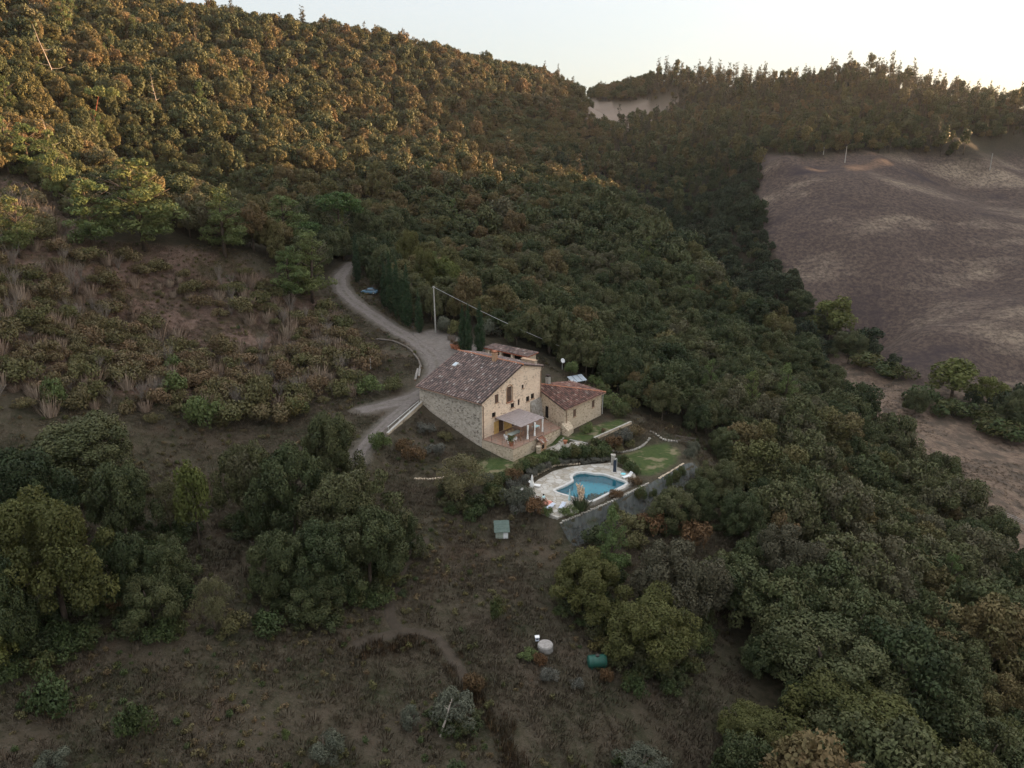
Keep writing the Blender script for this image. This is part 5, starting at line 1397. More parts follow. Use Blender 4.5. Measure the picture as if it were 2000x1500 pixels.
def person_on(x, y, z, rz):
    e = empty('person', (x, y, z), rz); tag(e, 'person in a pale turquoise shirt sitting on a lounger at the left pool corner', 'person')
    J = {'pel': (0, 0, .12), 'sp': (0, .03, .34), 'ch': (0, .06, .55), 'nk': (0, .05, .68), 'hd': (0, .03, .80), 'ht': (0, .03, .92)}
    for s, k in ((-1, 'L'), (1, 'R')):
        J.update({'sh' + k: (s * .18, .05, .60), 'el' + k: (s * .25, -.10, .38), 'wr' + k: (s * .17, -.30, .26), 'hi' + k: (s * .1, -.03, .11), 'kn' + k: (s * .13, -.45, .20), 'an' + k: (s * .13, -.62, -.18), 'to' + k: (s * .13, -.80, -.25)})
    R = {'pel': .15, 'sp': .135, 'ch': .15, 'nk': .06, 'hd': .095, 'ht': .08, 'sh': .075, 'el': .048, 'wr': .035, 'hi': .10, 'kn': .065, 'an': .045, 'to': .04}
    E = [('pel', 'sp'), ('sp', 'ch'), ('ch', 'nk'), ('nk', 'hd'), ('hd', 'ht')]
    for k in 'LR': E += [('ch', 'sh' + k), ('sh' + k, 'el' + k), ('el' + k, 'wr' + k), ('pel', 'hi' + k), ('hi' + k, 'kn' + k), ('kn' + k, 'an' + k), ('an' + k, 'to' + k)]
    nm = list(J)
    for s, k in ((-1, 'L'), (1, 'R')):                      # five fingers on each hand
        wx, wy, wz = J['wr' + k]
        J['pa' + k] = (wx - s * .01, wy - .07, wz - .01); R['pa'] = .036; E.append(('wr' + k, 'pa' + k))
        for f, (dx, L) in enumerate(((-.03, .075), (-.01, .085), (.01, .08), (.03, .065))):
            a, c = f'f{f}{k}', f'g{f}{k}'
            J[a] = (wx + dx, wy - .11, wz - .015); J[c] = (wx + dx, wy - .11 - L * .8, wz - .045); R[a] = .010; R[c] = .008; E += [('pa' + k, a), (a, c)]
        J['t' + k] = (wx - s * .05, wy - .09, wz + .0); J['u' + k] = (wx - s * .06, wy - .13, wz - .01); R['t' + k] = .011; R['u' + k] = .009; E += [('pa' + k, 't' + k), ('t' + k, 'u' + k)]
    nm = list(J); me = bpy.data.meshes.new('body'); me.from_pydata([J[q] for q in nm], [(nm.index(a), nm.index(c)) for a, c in E], [])
    o = link('body', me, e)
    md = o.modifiers.new('skin', 'SKIN')
    for i, q in enumerate(nm):
        r_ = R.get(q, R.get(q[:-1] if q[-1] in 'LR' else q, .05)); me.skin_vertices[0].data[i].radius = (r_, r_); me.skin_vertices[0].data[i].use_root = (q == 'pel')
    o.modifiers.new('soft', 'SUBSURF').render_levels = 2
    me.materials.append(plain('skin', (0.50, 0.31, 0.22), .6, .08, 5))
    shirt = Tubes().lathe([(.185, .1), (.19, .25), (.185, .4), (.20, .52), (.17, .62), (.09, .68), (.075, .70)], (0, .045, 0), 16)
    for s in (-1, 1): shirt.tube([(s * .15, .05, .60), (s * .215, 0, .50), (s * .245, -.07, .42)], [.10, .088, .085], 10)
    so = shirt.obj('shirt', M['paleteal'], e, smooth=True)
    Tubes().lathe([(.10, .74), (.128, .80), (.13, .87), (.10, .945), (.03, .975)], (0, .055, 0), 14).obj('hair', plain('dark_hair', (0.02, 0.016, 0.014), .6, .2, 9), e, smooth=True)
    fc = Tubes().lathe([(.012, -.02), (.018, 0), (.008, .03)], (0, -.075, .80), 6)
    fc.obj('nose', bpy.data.materials['skin'], e)
    for s in (-1, 1):
        Tubes().lathe([(.004, -.012), (.014, 0), (.004, .012)], (s * .035, -.055, .83), 6).obj('eye', M['dark'], e); Tubes().lathe([(.01, -.03), (.02, 0), (.01, .03)], (s * .1, .03, .81), 6).obj('ear', bpy.data.materials['skin'], e)
        Tubes().tube([(s * .1, -.05, .12), (s * .13, -.36, .20)], [.125, .09], 12).obj('shorts_leg', M['dark'], e, smooth=True)
    Tubes().box((0, -.066, .765), (.05, .012, .012)).obj('mouth', plain('lips', (.4, .18, .15), .6, .1, 9), e)
px_, py_, pz_ = at_z(1062, 977, POOL_Z + .43)
person_on(px_, py_, POOL_Z + .46, math.radians(55))

# pampas grass and planting round the pool
pg = empty('pampas_grass', at_z(1133, 994, POOL_Z - .05), 0, (1.15, 1.15, 1.12)); tag(pg, 'pampas grass with pinkish cream plumes at the near edge of the pool', 'pampas grass')
link('foliage', stalk_mesh(5, M['hedge'], 420, 1.0, 1.9, .035, .9), pg)
pm = leaf_mat('pampas_plumes', [(0, (0.50, 0.36, 0.25)), (.6, (0.66, 0.52, 0.38)), (1, (0.74, 0.64, 0.50))])
for i in range(24):
    a = i * 2.4; q = .25 + .5 * (i % 4) / 3; h = 2.5 + .9 * ((i * 7) % 5) / 4
    C = np.array([[math.cos(a) * q * (.5 + .5 * f), math.sin(a) * q * (.5 + .5 * f), h - 1.15 + 1.15 * f] for f in np.linspace(0, 1, 46)]) + rq.normal(size=(46, 3)) * .035
    nn_ = unit(rq.normal(size=(46, 3)) + np.array([0, 0, .3]))
    st = link('plume', leaves_mesh('plume', C, nn_, np.full(46, .21) * (1 - .5 * np.linspace(0, 1, 46)), rq.random(46) * .5 + .25 * (i % 3), rq.random(46), pm, .45, .4, .5), pg)
    Tubes().tube([(0, 0, 0), (math.cos(a) * q * .5, math.sin(a) * q * .5, h - 1.1)], .012, 4).obj('stalk', M['twig'], st)

BUSH = {k: [bush_mesh(200 + i * 7 + j, M[k], lf, 1.0, 1.5, 14, .42, .55) for i in range(2)] for j, (k, lf) in enumerate((('box', .085), ('hedge', .09), ('lavender', .08), ('redshrub', .09), ('shrub', .10), ('olive', .07), ('holm', .10)))}
def shrub_px(u, v, w, h, kind, lab, name='shrub', cat='shrub', grp=None, z=None):
    p = hit(u, v) if z is None else at_z(u, v, z)
    _, _, f = project(*p); W = float(w * f / FPX) / 2; Hh = float(h * f / FPX) / 1.45
    o = link(name, BUSH[kind][int(u) % 2], None, (p[0], p[1], p[2] - .05), (0, 0, u * .7), (W, W, Hh))
    tag(o, lab, cat, grp)
    return o
GP = 'shrubs between the lawn and the pool'
cols = {'hedge': 'dark green', 'redshrub': 'reddish brown', 'shrub': 'olive brown', 'lavender': 'silver grey', 'olive': 'grey green', 'box': 'fresh green', 'holm': 'dark'}
band = [(952,944,26,18,'olive'),(968,950,30,20,'shrub'),(985,945,26,18,'hedge'),(1000,938,28,20,'redshrub'),(1012,928,26,18,'shrub'),(1026,921,26,20,'hedge'),(1040,913,24,18,'shrub'),(1055,905,24,18,'box'),(1068,899,24,18,'hedge'),
        (1000,958,26,22,'lavender'),(1020,948,22,20,'lavender'),(1036,934,20,18,'lavender'),(1052,925,20,16,'olive'),(1066,918,20,14,'lavender'),(1082,910,22,15,'hedge'),(1098,906,20,12,'lavender'),
        (1085,897,26,18,'hedge'),(1102,894,26,20,'hedge'),(1120,893,28,22,'hedge'),(1138,893,28,22,'hedge'),(1156,894,28,22,'hedge'),(1174,894,28,22,'hedge'),(1188,894,20,20,'hedge'),
        (1118,905,16,9,'lavender'),(1142,905,18,10,'lavender'),(1162,903,22,12,'lavender'),(1180,901,18,10,'lavender'),(1003,990,40,34,'olive'),(975,985,36,30,'shrub'),(1026,985,30,26,'olive'),(1050,1000,34,22,'redshrub'),(1042,992,24,18,'redshrub'),(1068,1010,18,18,'box'),(960,970,30,24,'hedge'),(1014,1004,26,20,'lavender')]
for i, (u, v, w, h, k) in enumerate(band):
    wh = ('beside the lawn under the terrace' if v < 950 and u < 1080 else ('in the clipped row above the pool' if k == 'hedge' else ('in the bed along the pool paving' if u > 1080 else 'below the left end of the pool paving')))
    shrub_px(u, v, w * 1.15, h * 1.15, k, f'{cols[k]} garden shrub {wh}', grp=GP)
for u, v, w, h, k, lab in [(1110,1005,34,18,'box','low grey-green bush under the turquoise parasol'),(1160,987,34,20,'shrub','low olive brown bush on the pool edge right of the pampas grass'),(1182,979,30,18,'hedge','low brown bush at the near right pool edge'),
        (1203,970,26,16,'redshrub','reddish bush near the right pool corner'),(1240,945,22,14,'redshrub','rust coloured bush by the right hand lounger'),(1228,918,30,20,'hedge','clipped dark hedge block right of the shower'),(1215,912,22,22,'hedge','clipped dark hedge end beside the shower post'),(1242,925,22,16,'hedge','low dark hedge between the lounger and the lawn'),
        (1353,882,22,20,'olive','upper one of two round silvery bushes at the lawn corner'),(1348,894,22,21,'olive','lower one of two round silvery bushes at the lawn corner'),
        (1065,862,15,17,'box','left one of two round bushes against the terrace wall'),(1074,857,15,17,'box','right one of two round bushes against the terrace wall'),(1145,846,22,20,'box','pointed green bush against the annexe front wall'),(1012,880,14,14,'holm','dark bush at the front corner of the terrace base'),
        (1195,872,30,22,'redshrub','reddish bush in the bed under the low garden wall'),(1215,865,30,26,'lavender','silver bush in the bed under the low garden wall'),(1240,856,30,24,'shrub','olive bush at the right end of the bed under the low garden wall'),(1178,878,26,16,'hedge','dark bush at the left end of the bed under the low garden wall'),(1228,872,26,16,'shrub','brownish bush at the stone edging of the round lawn'),(1162,868,16,14,'holm','dark round bush above the garden steps'),(1205,880,24,12,'shrub','low brown bush behind the stone edging of the lawn'),
        (1190,800,44,30,'box','broad green bush at the right corner of the annexe'),(1210,812,40,28,'hedge','dark green bush right of the annexe corner'),(1180,775,30,24,'hedge','bush behind the white parasol at the annexe end'),(1165,752,32,16,'box','low green bush behind the annexe roof'),(1225,802,34,26,'hedge','dark bush at the edge of the wood beyond the annexe'),(1178,845,10,9,'shrub','tiny bush on the small lawn by the annexe')]:
    shrub_px(u, v, w, h, k, lab)
# creepers that hang over the grey fabric slope
for i, (u, v, w, h) in enumerate([(1200,1003,20,26),(1252,975,22,30),(1275,968,14,18),(1303,948,18,26),(1318,938,18,26),(1330,930,18,22)]):
    shrub_px(u, v + 4, w, h, 'hedge', ('leftmost', 'second from the left', 'small third', 'middle right', 'second from the right', 'rightmost')[i] + ' dark creeper hanging over the grey fabric slope', 'creeper', 'creeper', 'creepers on the fabric slope')

# the fabric slope below the pool
top_e = catmull([at_z(u, v, POOL_Z) for u, v in [(1094,1016),(1150,996),(1205,974),(1262,948),(1330,910),(1356,902)]], 0.7)
V = []; m = 14
for i, p in enumerate(top_e):
    f = i / (len(top_e) - 1)
    d = top_e[min(i + 1, len(top_e) - 1)][:2] - top_e[max(i - 1, 0)][:2]; d /= np.hypot(*d); nrm2 = np.array([d[1], -d[0]])
    L = 3.3 - 0.8 * abs(f - .35) + .3 * math.sin(i)
    for k in range(m):
        q = p[:2] + nrm2 * (L * k / (m - 1) + .0); V.append((q[0], q[1], gz(*q) + .07 + .02 * math.sin(i * 1.7 + k * .3)))
F = [(i * m + k, i * m + k + 1, (i + 1) * m + k + 1, (i + 1) * m + k) for i in range(len(top_e) - 1) for k in range(m - 1)]
tag(link('fabric_slope', np_mesh('fabric_slope', V, F, M['fabric'], smooth=True)), kind='structure')

# dry stone walls, edgings
def stone_row(name, P, lab, h=.28, w=.32, mat='stone_pale', seed=1, cat='stone edging', step=.42, skip=.0):
    t = Tubes(); r = np.random.default_rng(seed)
    for p in catmull(P, step):
        if r.random() < skip: continue
        s = r.uniform(.8, 1.2, 3); t.box((p[0], p[1], gz(p[0], p[1]) + h * .3), (step * s[0], w * s[1], h * s[2]), r.uniform(0, 3))
    o = t.obj(name, M[mat], bevel=.04); tag(o, lab, cat)
Zp = lambda L, z: [at_z(u, v, z) for u, v in L]
stone_row('stone_edging', Zp([(1197,884),(1225,879),(1248,872),(1268,860)], -1.0), 'pale stone edging along the upper rim of the round lawn')
stone_row('stone_edging', Zp([(1270,853),(1300,858),(1322,861)], -1.0), 'row of stones leading to the wooden gate', seed=2)
stone_row('stone_edging', Zp([(1096,1015),(1150,995),(1205,973),(1266,944)], POOL_Z), 'low stone edging between the pool bank and the fabric slope', .2, .25, 'stone_pale', 3)
stone_row('stone_edging', Zp([(1288,934),(1310,921),(1334,906)], POOL_Z), 'stone edging at the lawn rim over the fabric slope', .2, .25, 'stone_mid', 4)
stone_row('stone_edging', Zp([(1040,934),(1062,922),(1085,912),(1110,908),(1132,906)], POOL_Z), 'stones edging the planted bank above the pool', .25, .3, 'stone_mid', 5)
stone_row('stone_edging', Zp([(812,943),(850,938),(880,930)], -.8), 'curved line of stones on the bank left of the feathery tree', .25, .3, 'stone_mid', 6)
stone_row('stone_edging', Zp([(1068,872),(1080,868),(1090,862),(1100,858)], .1), 'stones round the flower bed by the terrace corner', .25, .3, 'stone_pale', 7)
def wall_line(name, P, h, w, mat, lab, below=1.2, cap=None):
    t = Tubes(); c = Tubes(); L = catmull(P, 1.0)
    for i in range(len(L) - 1):
        a, b_ = Vector(L[i]), Vector(L[i + 1]); d = (b_ - a).normalized(); nr = Vector((-d.y, d.x, 0)).normalized() * w / 2
        za, zb = a.z, b_.z
        t.prism([tuple((a - nr)[:2]), tuple((b_ - nr)[:2]), tuple((b_ + nr)[:2]), tuple((a + nr)[:2])], [za - below, zb - below, zb - below, za - below], [za + h, zb + h, zb + h, za + h])
        if cap:
            n2 = nr * 1.15; c.prism([tuple((a - n2)[:2]), tuple((b_ - n2)[:2]), tuple((b_ + n2)[:2]), tuple((a + n2)[:2])], [za + h, zb + h, zb + h, za + h], [za + h + .07, zb + h + .07, zb + h + .07, za + h + .07])
    o = t.obj(name, M[mat]); tag(o, lab, 'wall')
    if cap: c.obj('coping', M[cap], o)
    return o
wall_line('garden_wall', [at_z(u, v, .5) for u, v in [(1160,858),(1185,847),(1210,836),(1232,826)]], .25, .35, 'stone_mid', 'low garden wall holding the small lawn in front of the annexe', 1.6, 'stone_pale')
wall_line('retaining_wall', [at_z(757, 851, 3.4), at_z(775, 834, 3.8), at_z(797, 814, 4.3), at_z(824, 789, 4.9)], .45, .34, 'stone_mid', 'retaining wall with a pale top between the lower track and the farmhouse', 2.0, 'concrete')
hr = Tubes(); A, B = Vector(at_z(757, 834, 4.4)), Vector(at_z(818, 783, 5.7)); hr.tube([A, B], .045, 6)
ho = empty('hand_rail', tuple(A)); tag(ho, 'pale hand rail running along the lower track by the retaining wall', 'railing')
Tubes().tube([(0, 0, 0), tuple(B - A)], .045, 6).obj('rail', M['zinc'], ho)
for f in (0.02, .35, .68, .98):
    p = (B - A) * f; Tubes().tube([tuple(p - Vector((0, 0, 1.1))), tuple(p)], .035, 6).obj('post', M['zinc'], ho)
for name, poly, lab in (('stone_path', [(1073,868),(1100,862),(1112,872),(1100,884),(1080,886),(1068,880)], 0), ('stone_path', [(1110,867),(1140,867),(1143,876),(1120,878)], 0)):
    W_ = [at_z(u, v, 0.0) for u, v in poly]
    c = np.mean([p[:2] for p in W_], 0); ring = smooth_loop(W_, .5); V = []
    for f in np.linspace(0.02, 1, 7):
        for p in ring: q = c + (p - c) * f; V.append((q[0], q[1], gz(*q) + .05))
    n = len(ring); F = [(i * n + k, i * n + (k + 1) % n, (i + 1) * n + (k + 1) % n, (i + 1) * n + k) for i in range(6) for k in range(n)]
    tag(link(name, np_mesh(name, V, F, M['deck'])), kind='structure')
pl = Tubes().box((0, 0, .08), (3.4, .18, .1)).obj('wooden_beam', M['concrete'], None, hit(1130, 864), (0, 0, math.radians(-32)), bevel=.02); tag(pl, 'pale beam lying across the small lawn near the garden steps', 'beam')
pot(hit(1104, 868), 1.3, 'terracotta pot standing at the corner of the paved path', None)
for i, (u, v) in enumerate([(884,681),(890,683),(896,684)]): pot(hit(u, v), 1.9, ('left', 'middle', 'right')[i] + ' one of three terracotta pots by the cypresses on the yard', M['redshrub'], 'terracotta pots on the yard', .7, 6 + i)
# stone pillar, shower and gate
pp = Tubes().prism([(-.3, -.3), (.3, -.3), (.3, .3), (-.3, .3)], -.3, 1.7).box((0, 0, 1.76), (.75, .75, .12)).obj('stone_pillar', M['stone_pale'], None, at_z(1197, 908, POOL_Z)); tag(pp, 'pale stone pillar at the top right of the pool paving', 'pillar')
sw = empty('outdoor_shower', at_z(1204, 922, POOL_Z + .08)); tag(sw, 'outdoor pool shower with a dark panel and a pale pole', 'shower')
Tubes().tube([(0, 0, 0), (0, 0, 2.3), (-.1, -.1, 2.42), (-.3, -.3, 2.4)], .035, 7).obj('pole', M['zinc'], sw)
Tubes().box((-.28, .1, 1.0), (.5, .12, 2.0)).obj('panel', plain('dark_blue_panel', (0.03, 0.04, 0.06), .5, .2, 3), sw); Tubes().lathe([(.12, -.03), (.13, 0), (.02, .05)], (-.3, -.3, 2.37), 10).obj('shower_head', M['zinc'], sw)
A, B = Vector(at_z(1319, 862, -1.0)), Vector(at_z(1357, 868, -1.2)); gt = empty('wooden_gate', tuple(A)); tag(gt, 'wooden gate with crossed bars at the far corner of the round lawn', 'gate')
D = B - A; U_ = Vector((0, 0, 1))
for f in (0, 1): Tubes().tube([tuple(D * f - U_ * .4), tuple(D * f + U_ * 1.25)], .07, 7).obj('post', M['wood'], gt)
for z in (.25, 1.1): Tubes().tube([tuple(U_ * z), tuple(D + U_ * z)], .05, 6).obj('rail', M['wood'], gt)
Tubes().tube([tuple(U_ * .25), tuple(D + U_ * 1.1)], .045, 6).obj('cross_bar', M['wood'], gt); Tubes().tube([tuple(U_ * 1.1 + Vector((0, .1, 0))), tuple(D + U_ * .25 + Vector((0, .1, 0)))], .045, 6).obj('cross_bar', M['wood'], gt)

# ---------------------------------------------------------------- smaller things in the clearing
hx_ = hit(980, 1047); hut = empty('garden_hut', hx_, math.radians(4), (.82, .82, .82)); tag(hut, 'small hut with a dark green lapped roof in the clearing below the pool', 'hut')
Tubes().box((0, 0, .55), (2.1, 1.7, 1.5)).obj('wall', plain('pale_green_boards', (0.33, 0.36, 0.30), .85, .2, 3), hut)
grn = plain('green_roof_felt', (0.085, 0.115, 0.098), .75, .2, 3); rfh = None
for i in range(3):
    y0 = -1.15 + .85 * i; z0 = 1.22 + .28 * i
    o = Tubes().prism([(-1.3, y0), (1.3, y0), (1.3, y0 + .95), (-1.3, y0 + .95)], [z0, z0, z0 + .3, z0 + .3], [z0 + .06, z0 + .06, z0 + .36, z0 + .36]).obj('roof', grn, hut)
Tubes().box((.6, -.87, .5), (.75, .05, 1.1)).obj('door', M['white'], hut)
cw = hit(1065, 1270); ww_ = empty('well_cover', cw); tag(ww_, 'round pale concrete well cover in the lower clearing', 'well cover')
Tubes().lathe([(.86, -.4), (.86, .55), (.82, .6)], n=28).obj('ring', plain('worn_concrete', (0.26, 0.245, 0.225), .9, .3, 3), ww_)
Tubes().lathe([(.80, .602), (.80, .66), (.74, .68), (.3, .70), (.02, .70)], n=28).obj('lid', plain('worn_lid', (0.30, 0.275, 0.255), .9, .3, 4), ww_)
xb = hit(1049, 1255); bxw = empty('meter_box', xb, math.radians(8), (.75, .75, .8)); tag(bxw, 'small white box on a post beside the well cover', 'box')
Tubes().box((0, 0, .55), (.55, .4, .6)).obj('casing', M['blueish'], bxw, bevel=.02); Tubes().box((0, 0, .15), (.12, .12, .3)).obj('post', M['wood'], bxw); Tubes().box((0, -.205, .6), (.35, .02, .2)).obj('label_plate', M['dark'], bxw); Tubes().prism([(-.34, -.28), (.34, -.28), (.34, .26), (-.34, .26)], [.86, .86, .92, .92], [.90, .90, .96, .96]).obj('lid', M['white'], bxw)
tk = hit(1166, 1302); tank = empty('water_tank', tk, math.radians(6)); tag(tank, 'dark green cylindrical tank lying under the wide oak', 'tank')
tg = plain('dark_green_plastic', (0.015, 0.075, 0.055), .5, .15, 2, .4)
t = Tubes(); t.tube([(-1.05, 0, .68), (-.98, 0, .68), (-.9, 0, .68), (.9, 0, .68), (.98, 0, .68), (1.05, 0, .68)], [.45, .6, .68, .68, .6, .45], 20); t.obj('body', tg, tank, smooth=True)
for dx in (-.6, 0, .6): Tubes().tube([(dx - .04, 0, .68), (dx + .04, 0, .68)], .70, 20).obj('hoop', tg, tank)
Tubes().lathe([(.2, 1.33), (.2, 1.42), (.22, 1.42), (.22, 1.47), (.02, 1.48)], n=14).obj('lid', M['iron'], tank)
for dx in (-.65, .65): Tubes().box((dx, 0, .1), (.2, 1.1, .25)).obj('cradle', tg, tank)

# ---------------------------------------------------------------- road side: car, power pole and cable, logs, lamp
cx, cy, cz = hit(722, 574)
car = empty('parked_car', (cx, cy, cz + .02), math.radians(-8)); tag(car, 'blue-grey car parked beside the gravel road near the cypresses', 'car')
blue = plain('blue_grey_paint', (0.10, 0.19, 0.27), .35, .05, 2, .5)
def loft(secs, mat, name, parent):
    t = Tubes(); n = len(secs[0][1])
    for x, ring in secs:
        for y, z in ring: t.V.append((x, y, z))
    for i in range(len(secs) - 1):
        for k in range(n): t.F.append((i * n + k, i * n + (k + 1) % n, (i + 1) * n + (k + 1) % n, (i + 1) * n + k))
    t.F.append(tuple(range(n))[::-1]); t.F.append(tuple((len(secs) - 1) * n + k for k in range(n)))
    return t.obj(name, mat, parent, smooth=False)
def ring(w, z0, z1, tw): return [(-w, z0), (-w * 1.02, (z0 + z1) / 2), (-tw, z1), (tw, z1), (w * 1.02, (z0 + z1) / 2), (w, z0)]
loft([(-2.1, ring(.7, .35, .62, .62)), (-1.95, ring(.82, .25, .78, .72)), (-.9, ring(.86, .22, .92, .76)), (.6, ring(.86, .22, .95, .76)), (1.7, ring(.85, .22, .93, .74)), (2.05, ring(.75, .32, .80, .66))], blue, 'body', car)
loft([(-.95, ring(.74, .9, .93, .72)), (-.35, ring(.75, .9, 1.40, .58)), (.9, ring(.75, .9, 1.44, .58)), (1.75, ring(.72, .9, .96, .66))], plain('car_glass', (.05, .07, .09), .1, .1, 2, .7), 'window', car)
Tubes().prism([(-.4, -.6), (.95, -.6), (.95, .6), (-.4, .6)], [1.405, 1.445, 1.445, 1.405], [1.46, 1.49, 1.49, 1.46]).obj('roof', blue, car, bevel=.02)
for x in (-1.3, 1.3):
    for y in (-.82, .82):
        w_ = Tubes().tube([(x, y - .1, .32), (x, y + .1, .32)], .32, 18).obj('wheel', M['dark'], car); Tubes().tube([(x, y - .11, .32), (x, y + .11, .32)], .19, 12).obj('rim', M['zinc'], w_)
for y in (-.55, .55): Tubes().box((-2.02, y, .62), (.08, .3, .14)).obj('headlight', M['white'], car); Tubes().box((2.0, y, .7), (.08, .24, .16)).obj('tail_light', M['redwood'], car)
px, py, pz = hit(851, 650); _, _, f_ = project(px, py, pz); ph = 88 * f_ / FPX / math.cos(math.radians(14))
pole = empty('power_pole', (px, py, pz)); tag(pole, 'tall pale power pole beside the gravel yard behind the farmhouse', 'utility pole')
Tubes().tube([(0, 0, -.5), (-.08, 0, ph * .5), (-.15, 0, ph)], [.19, .155, .12], 10).obj('shaft', M['concrete'], pole); Tubes().box((-.15, 0, ph - .3), (.5, .12, .1)).obj('bracket', M['iron'], pole)
for dx in (-.35, .05): Tubes().lathe([(.05, 0), (.07, .06), (.05, .12)], (dx, 0, ph - .25), 8).obj('insulator', M['white'], pole)
E0 = Vector((px - .1, py, pz + ph - .2)); E1 = Vector(at_t(1166, 705, 152))
cb = [E0.lerp(E1, k / 16) - Vector((0, 0, 0.7 * math.sin(math.pi * k / 16))) for k in range(17)]
tag(Tubes().tube(cb, .045, 5).obj('power_cable', plain('grey_cable', (.45, .45, .45), .6, .1, 2)), 'grey power cable sagging from the pole over the wood', 'cable')
for i, (a, c) in enumerate([((735,664),(768,668)),((768,668),(795,680)),((795,680),(808,691)),((808,693),(818,706)),((818,707),(823,720)),((816,722),(811,744)),((821,716),(818,738))]):
    A, B = Vector(hit(*a)), Vector(hit(*c)); A.z += .16; B.z += .16
    o = empty('log', tuple(A)); tag(o, ('farthest weathered log of the line edging the road bend', 'second farthest weathered log of the line edging the road bend', 'third weathered log from the far end of the road bend', 'fourth weathered log from the far end of the road bend', 'weathered log where the road bend turns downhill', 'pale log lying outermost, nearest the farmhouse roof corner', 'pale log lying beside the outermost one near the farmhouse')[i], 'log', 'logs along the road bend')
    Tubes().tube([(0, 0, 0), tuple((B - A) * .5 + Vector((0, 0, .05))), tuple(B - A)], [.22, .24, .2], 8).obj('stem', M['wood' if i < 5 else 'greybark'], o)
    Tubes().tube([tuple((B - A) * .96 + Vector((0, 0, .0))), tuple((B - A) * 1.02)], .15, 8).obj('cut_end', M['brownwood'], o)
A = hit(724, 722); mk = Tubes().tube([(0, 0, -.2), (0, 0, 2.1), (0, 0, 2.2)], [.07, .07, .03], 7).obj('marker_post', M['white'], None, A, (0, .03, 0)); tag(mk, 'thin white marker post on the slope left of the road bend', 'post')
lp = empty('path_lamp', hit(807, 655)); tag(lp, 'small dark lamp post on the road edge before the single cypress', 'lamp'); Tubes().tube([(0, 0, 0), (0, 0, 1.6)], .05, 6).obj('post', M['iron'], lp); Tubes().lathe([(.12, 1.6), (.2, 1.75), (.2, 1.95), (.05, 2.1)], n=10).obj('lamp_head', M['iron'], lp)
bx_ = empty('wooden_crate', hit(882, 664), .3); tag(bx_, 'pale wooden crate beside the left cypress on the yard', 'crate')
cr = Tubes()
for k in range(4): cr.box((0, -.45, .12 + .24 * k), (1.7, .05, .2)).box((0, .45, .12 + .24 * k), (1.7, .05, .2)).box((-.83, 0, .12 + .24 * k), (.05, .84, .2)).box((.83, 0, .12 + .24 * k), (.05, .84, .2))
cr.obj('boards', M['wood'], bx_); Tubes().box((0, 0, .3), (1.55, .8, .5)).obj('firewood', M['brownwood'], bx_)
dsh = empty('satellite_dish', hit(1098, 722), .6); tag(dsh, 'white satellite dish on a pole left of the round green tree', 'dish')
Tubes().tube([(0, 0, -.2), (0, 0, 1.7)], .05, 7).obj('pole', M['zinc'], dsh)
t = Tubes(); MD = Matrix.Translation((0, -.1, 1.9)) @ Matrix.Rotation(math.radians(62), 4, 'X')
t.lathe([(.02, 0), (.3, .03), (.5, .1), (.52, .11), (.5, .13), (.3, .06), (.02, .03)], n=18); t.V = [tuple(MD @ Vector(v)) for v in t.V]; t.obj('reflector', M['white'], dsh, smooth=True); Tubes().tube([(0, -.15, 1.5), (0, -.7, 1.75)], .02, 5).obj('feed_arm', M['iron'], dsh)
x, y, z = hit(1112, 736); gtree = empty('citrus_tree', (x, y, z)); tag(gtree, 'small round bright green tree behind the annexe near the dish', 'tree'); Tubes().tube([(0, 0, -.2), (0, 0, 1.2)], [.1, .06], 6).obj('trunk', M['bark'], gtree); link('crown', bush_mesh(91, M['box'], .12, 1.55, 3.0, 22, .6, .6, bottom=.5), gtree)
pn = empty('solar_panel_rack', hit(1127, 746), math.radians(32)); tag(pn, 'rack of three pale sloping panels on the ground behind the annexe', 'solar panel')
for i in range(3): Tubes().box((-1.25 + 1.25 * i, 0, .7), (1.12, 2.1, .07), 0, Matrix.Translation((0, 0, .7)) @ Matrix.Rotation(math.radians(22), 4, 'X') @ Matrix.Translation((0, 0, -.7))).obj('panel', plain('pale_panel', (.40, .44, .48), .25, .1, 1, .6), pn)
for x in (-1.7, 1.7): Tubes().tube([(x, -.6, -.2), (x, -.6, .4)], .04, 5).obj('leg', M['zinc'], pn); Tubes().tube([(x, .6, -.2), (x, .6, .9)], .04, 5).obj('leg', M['zinc'], pn)
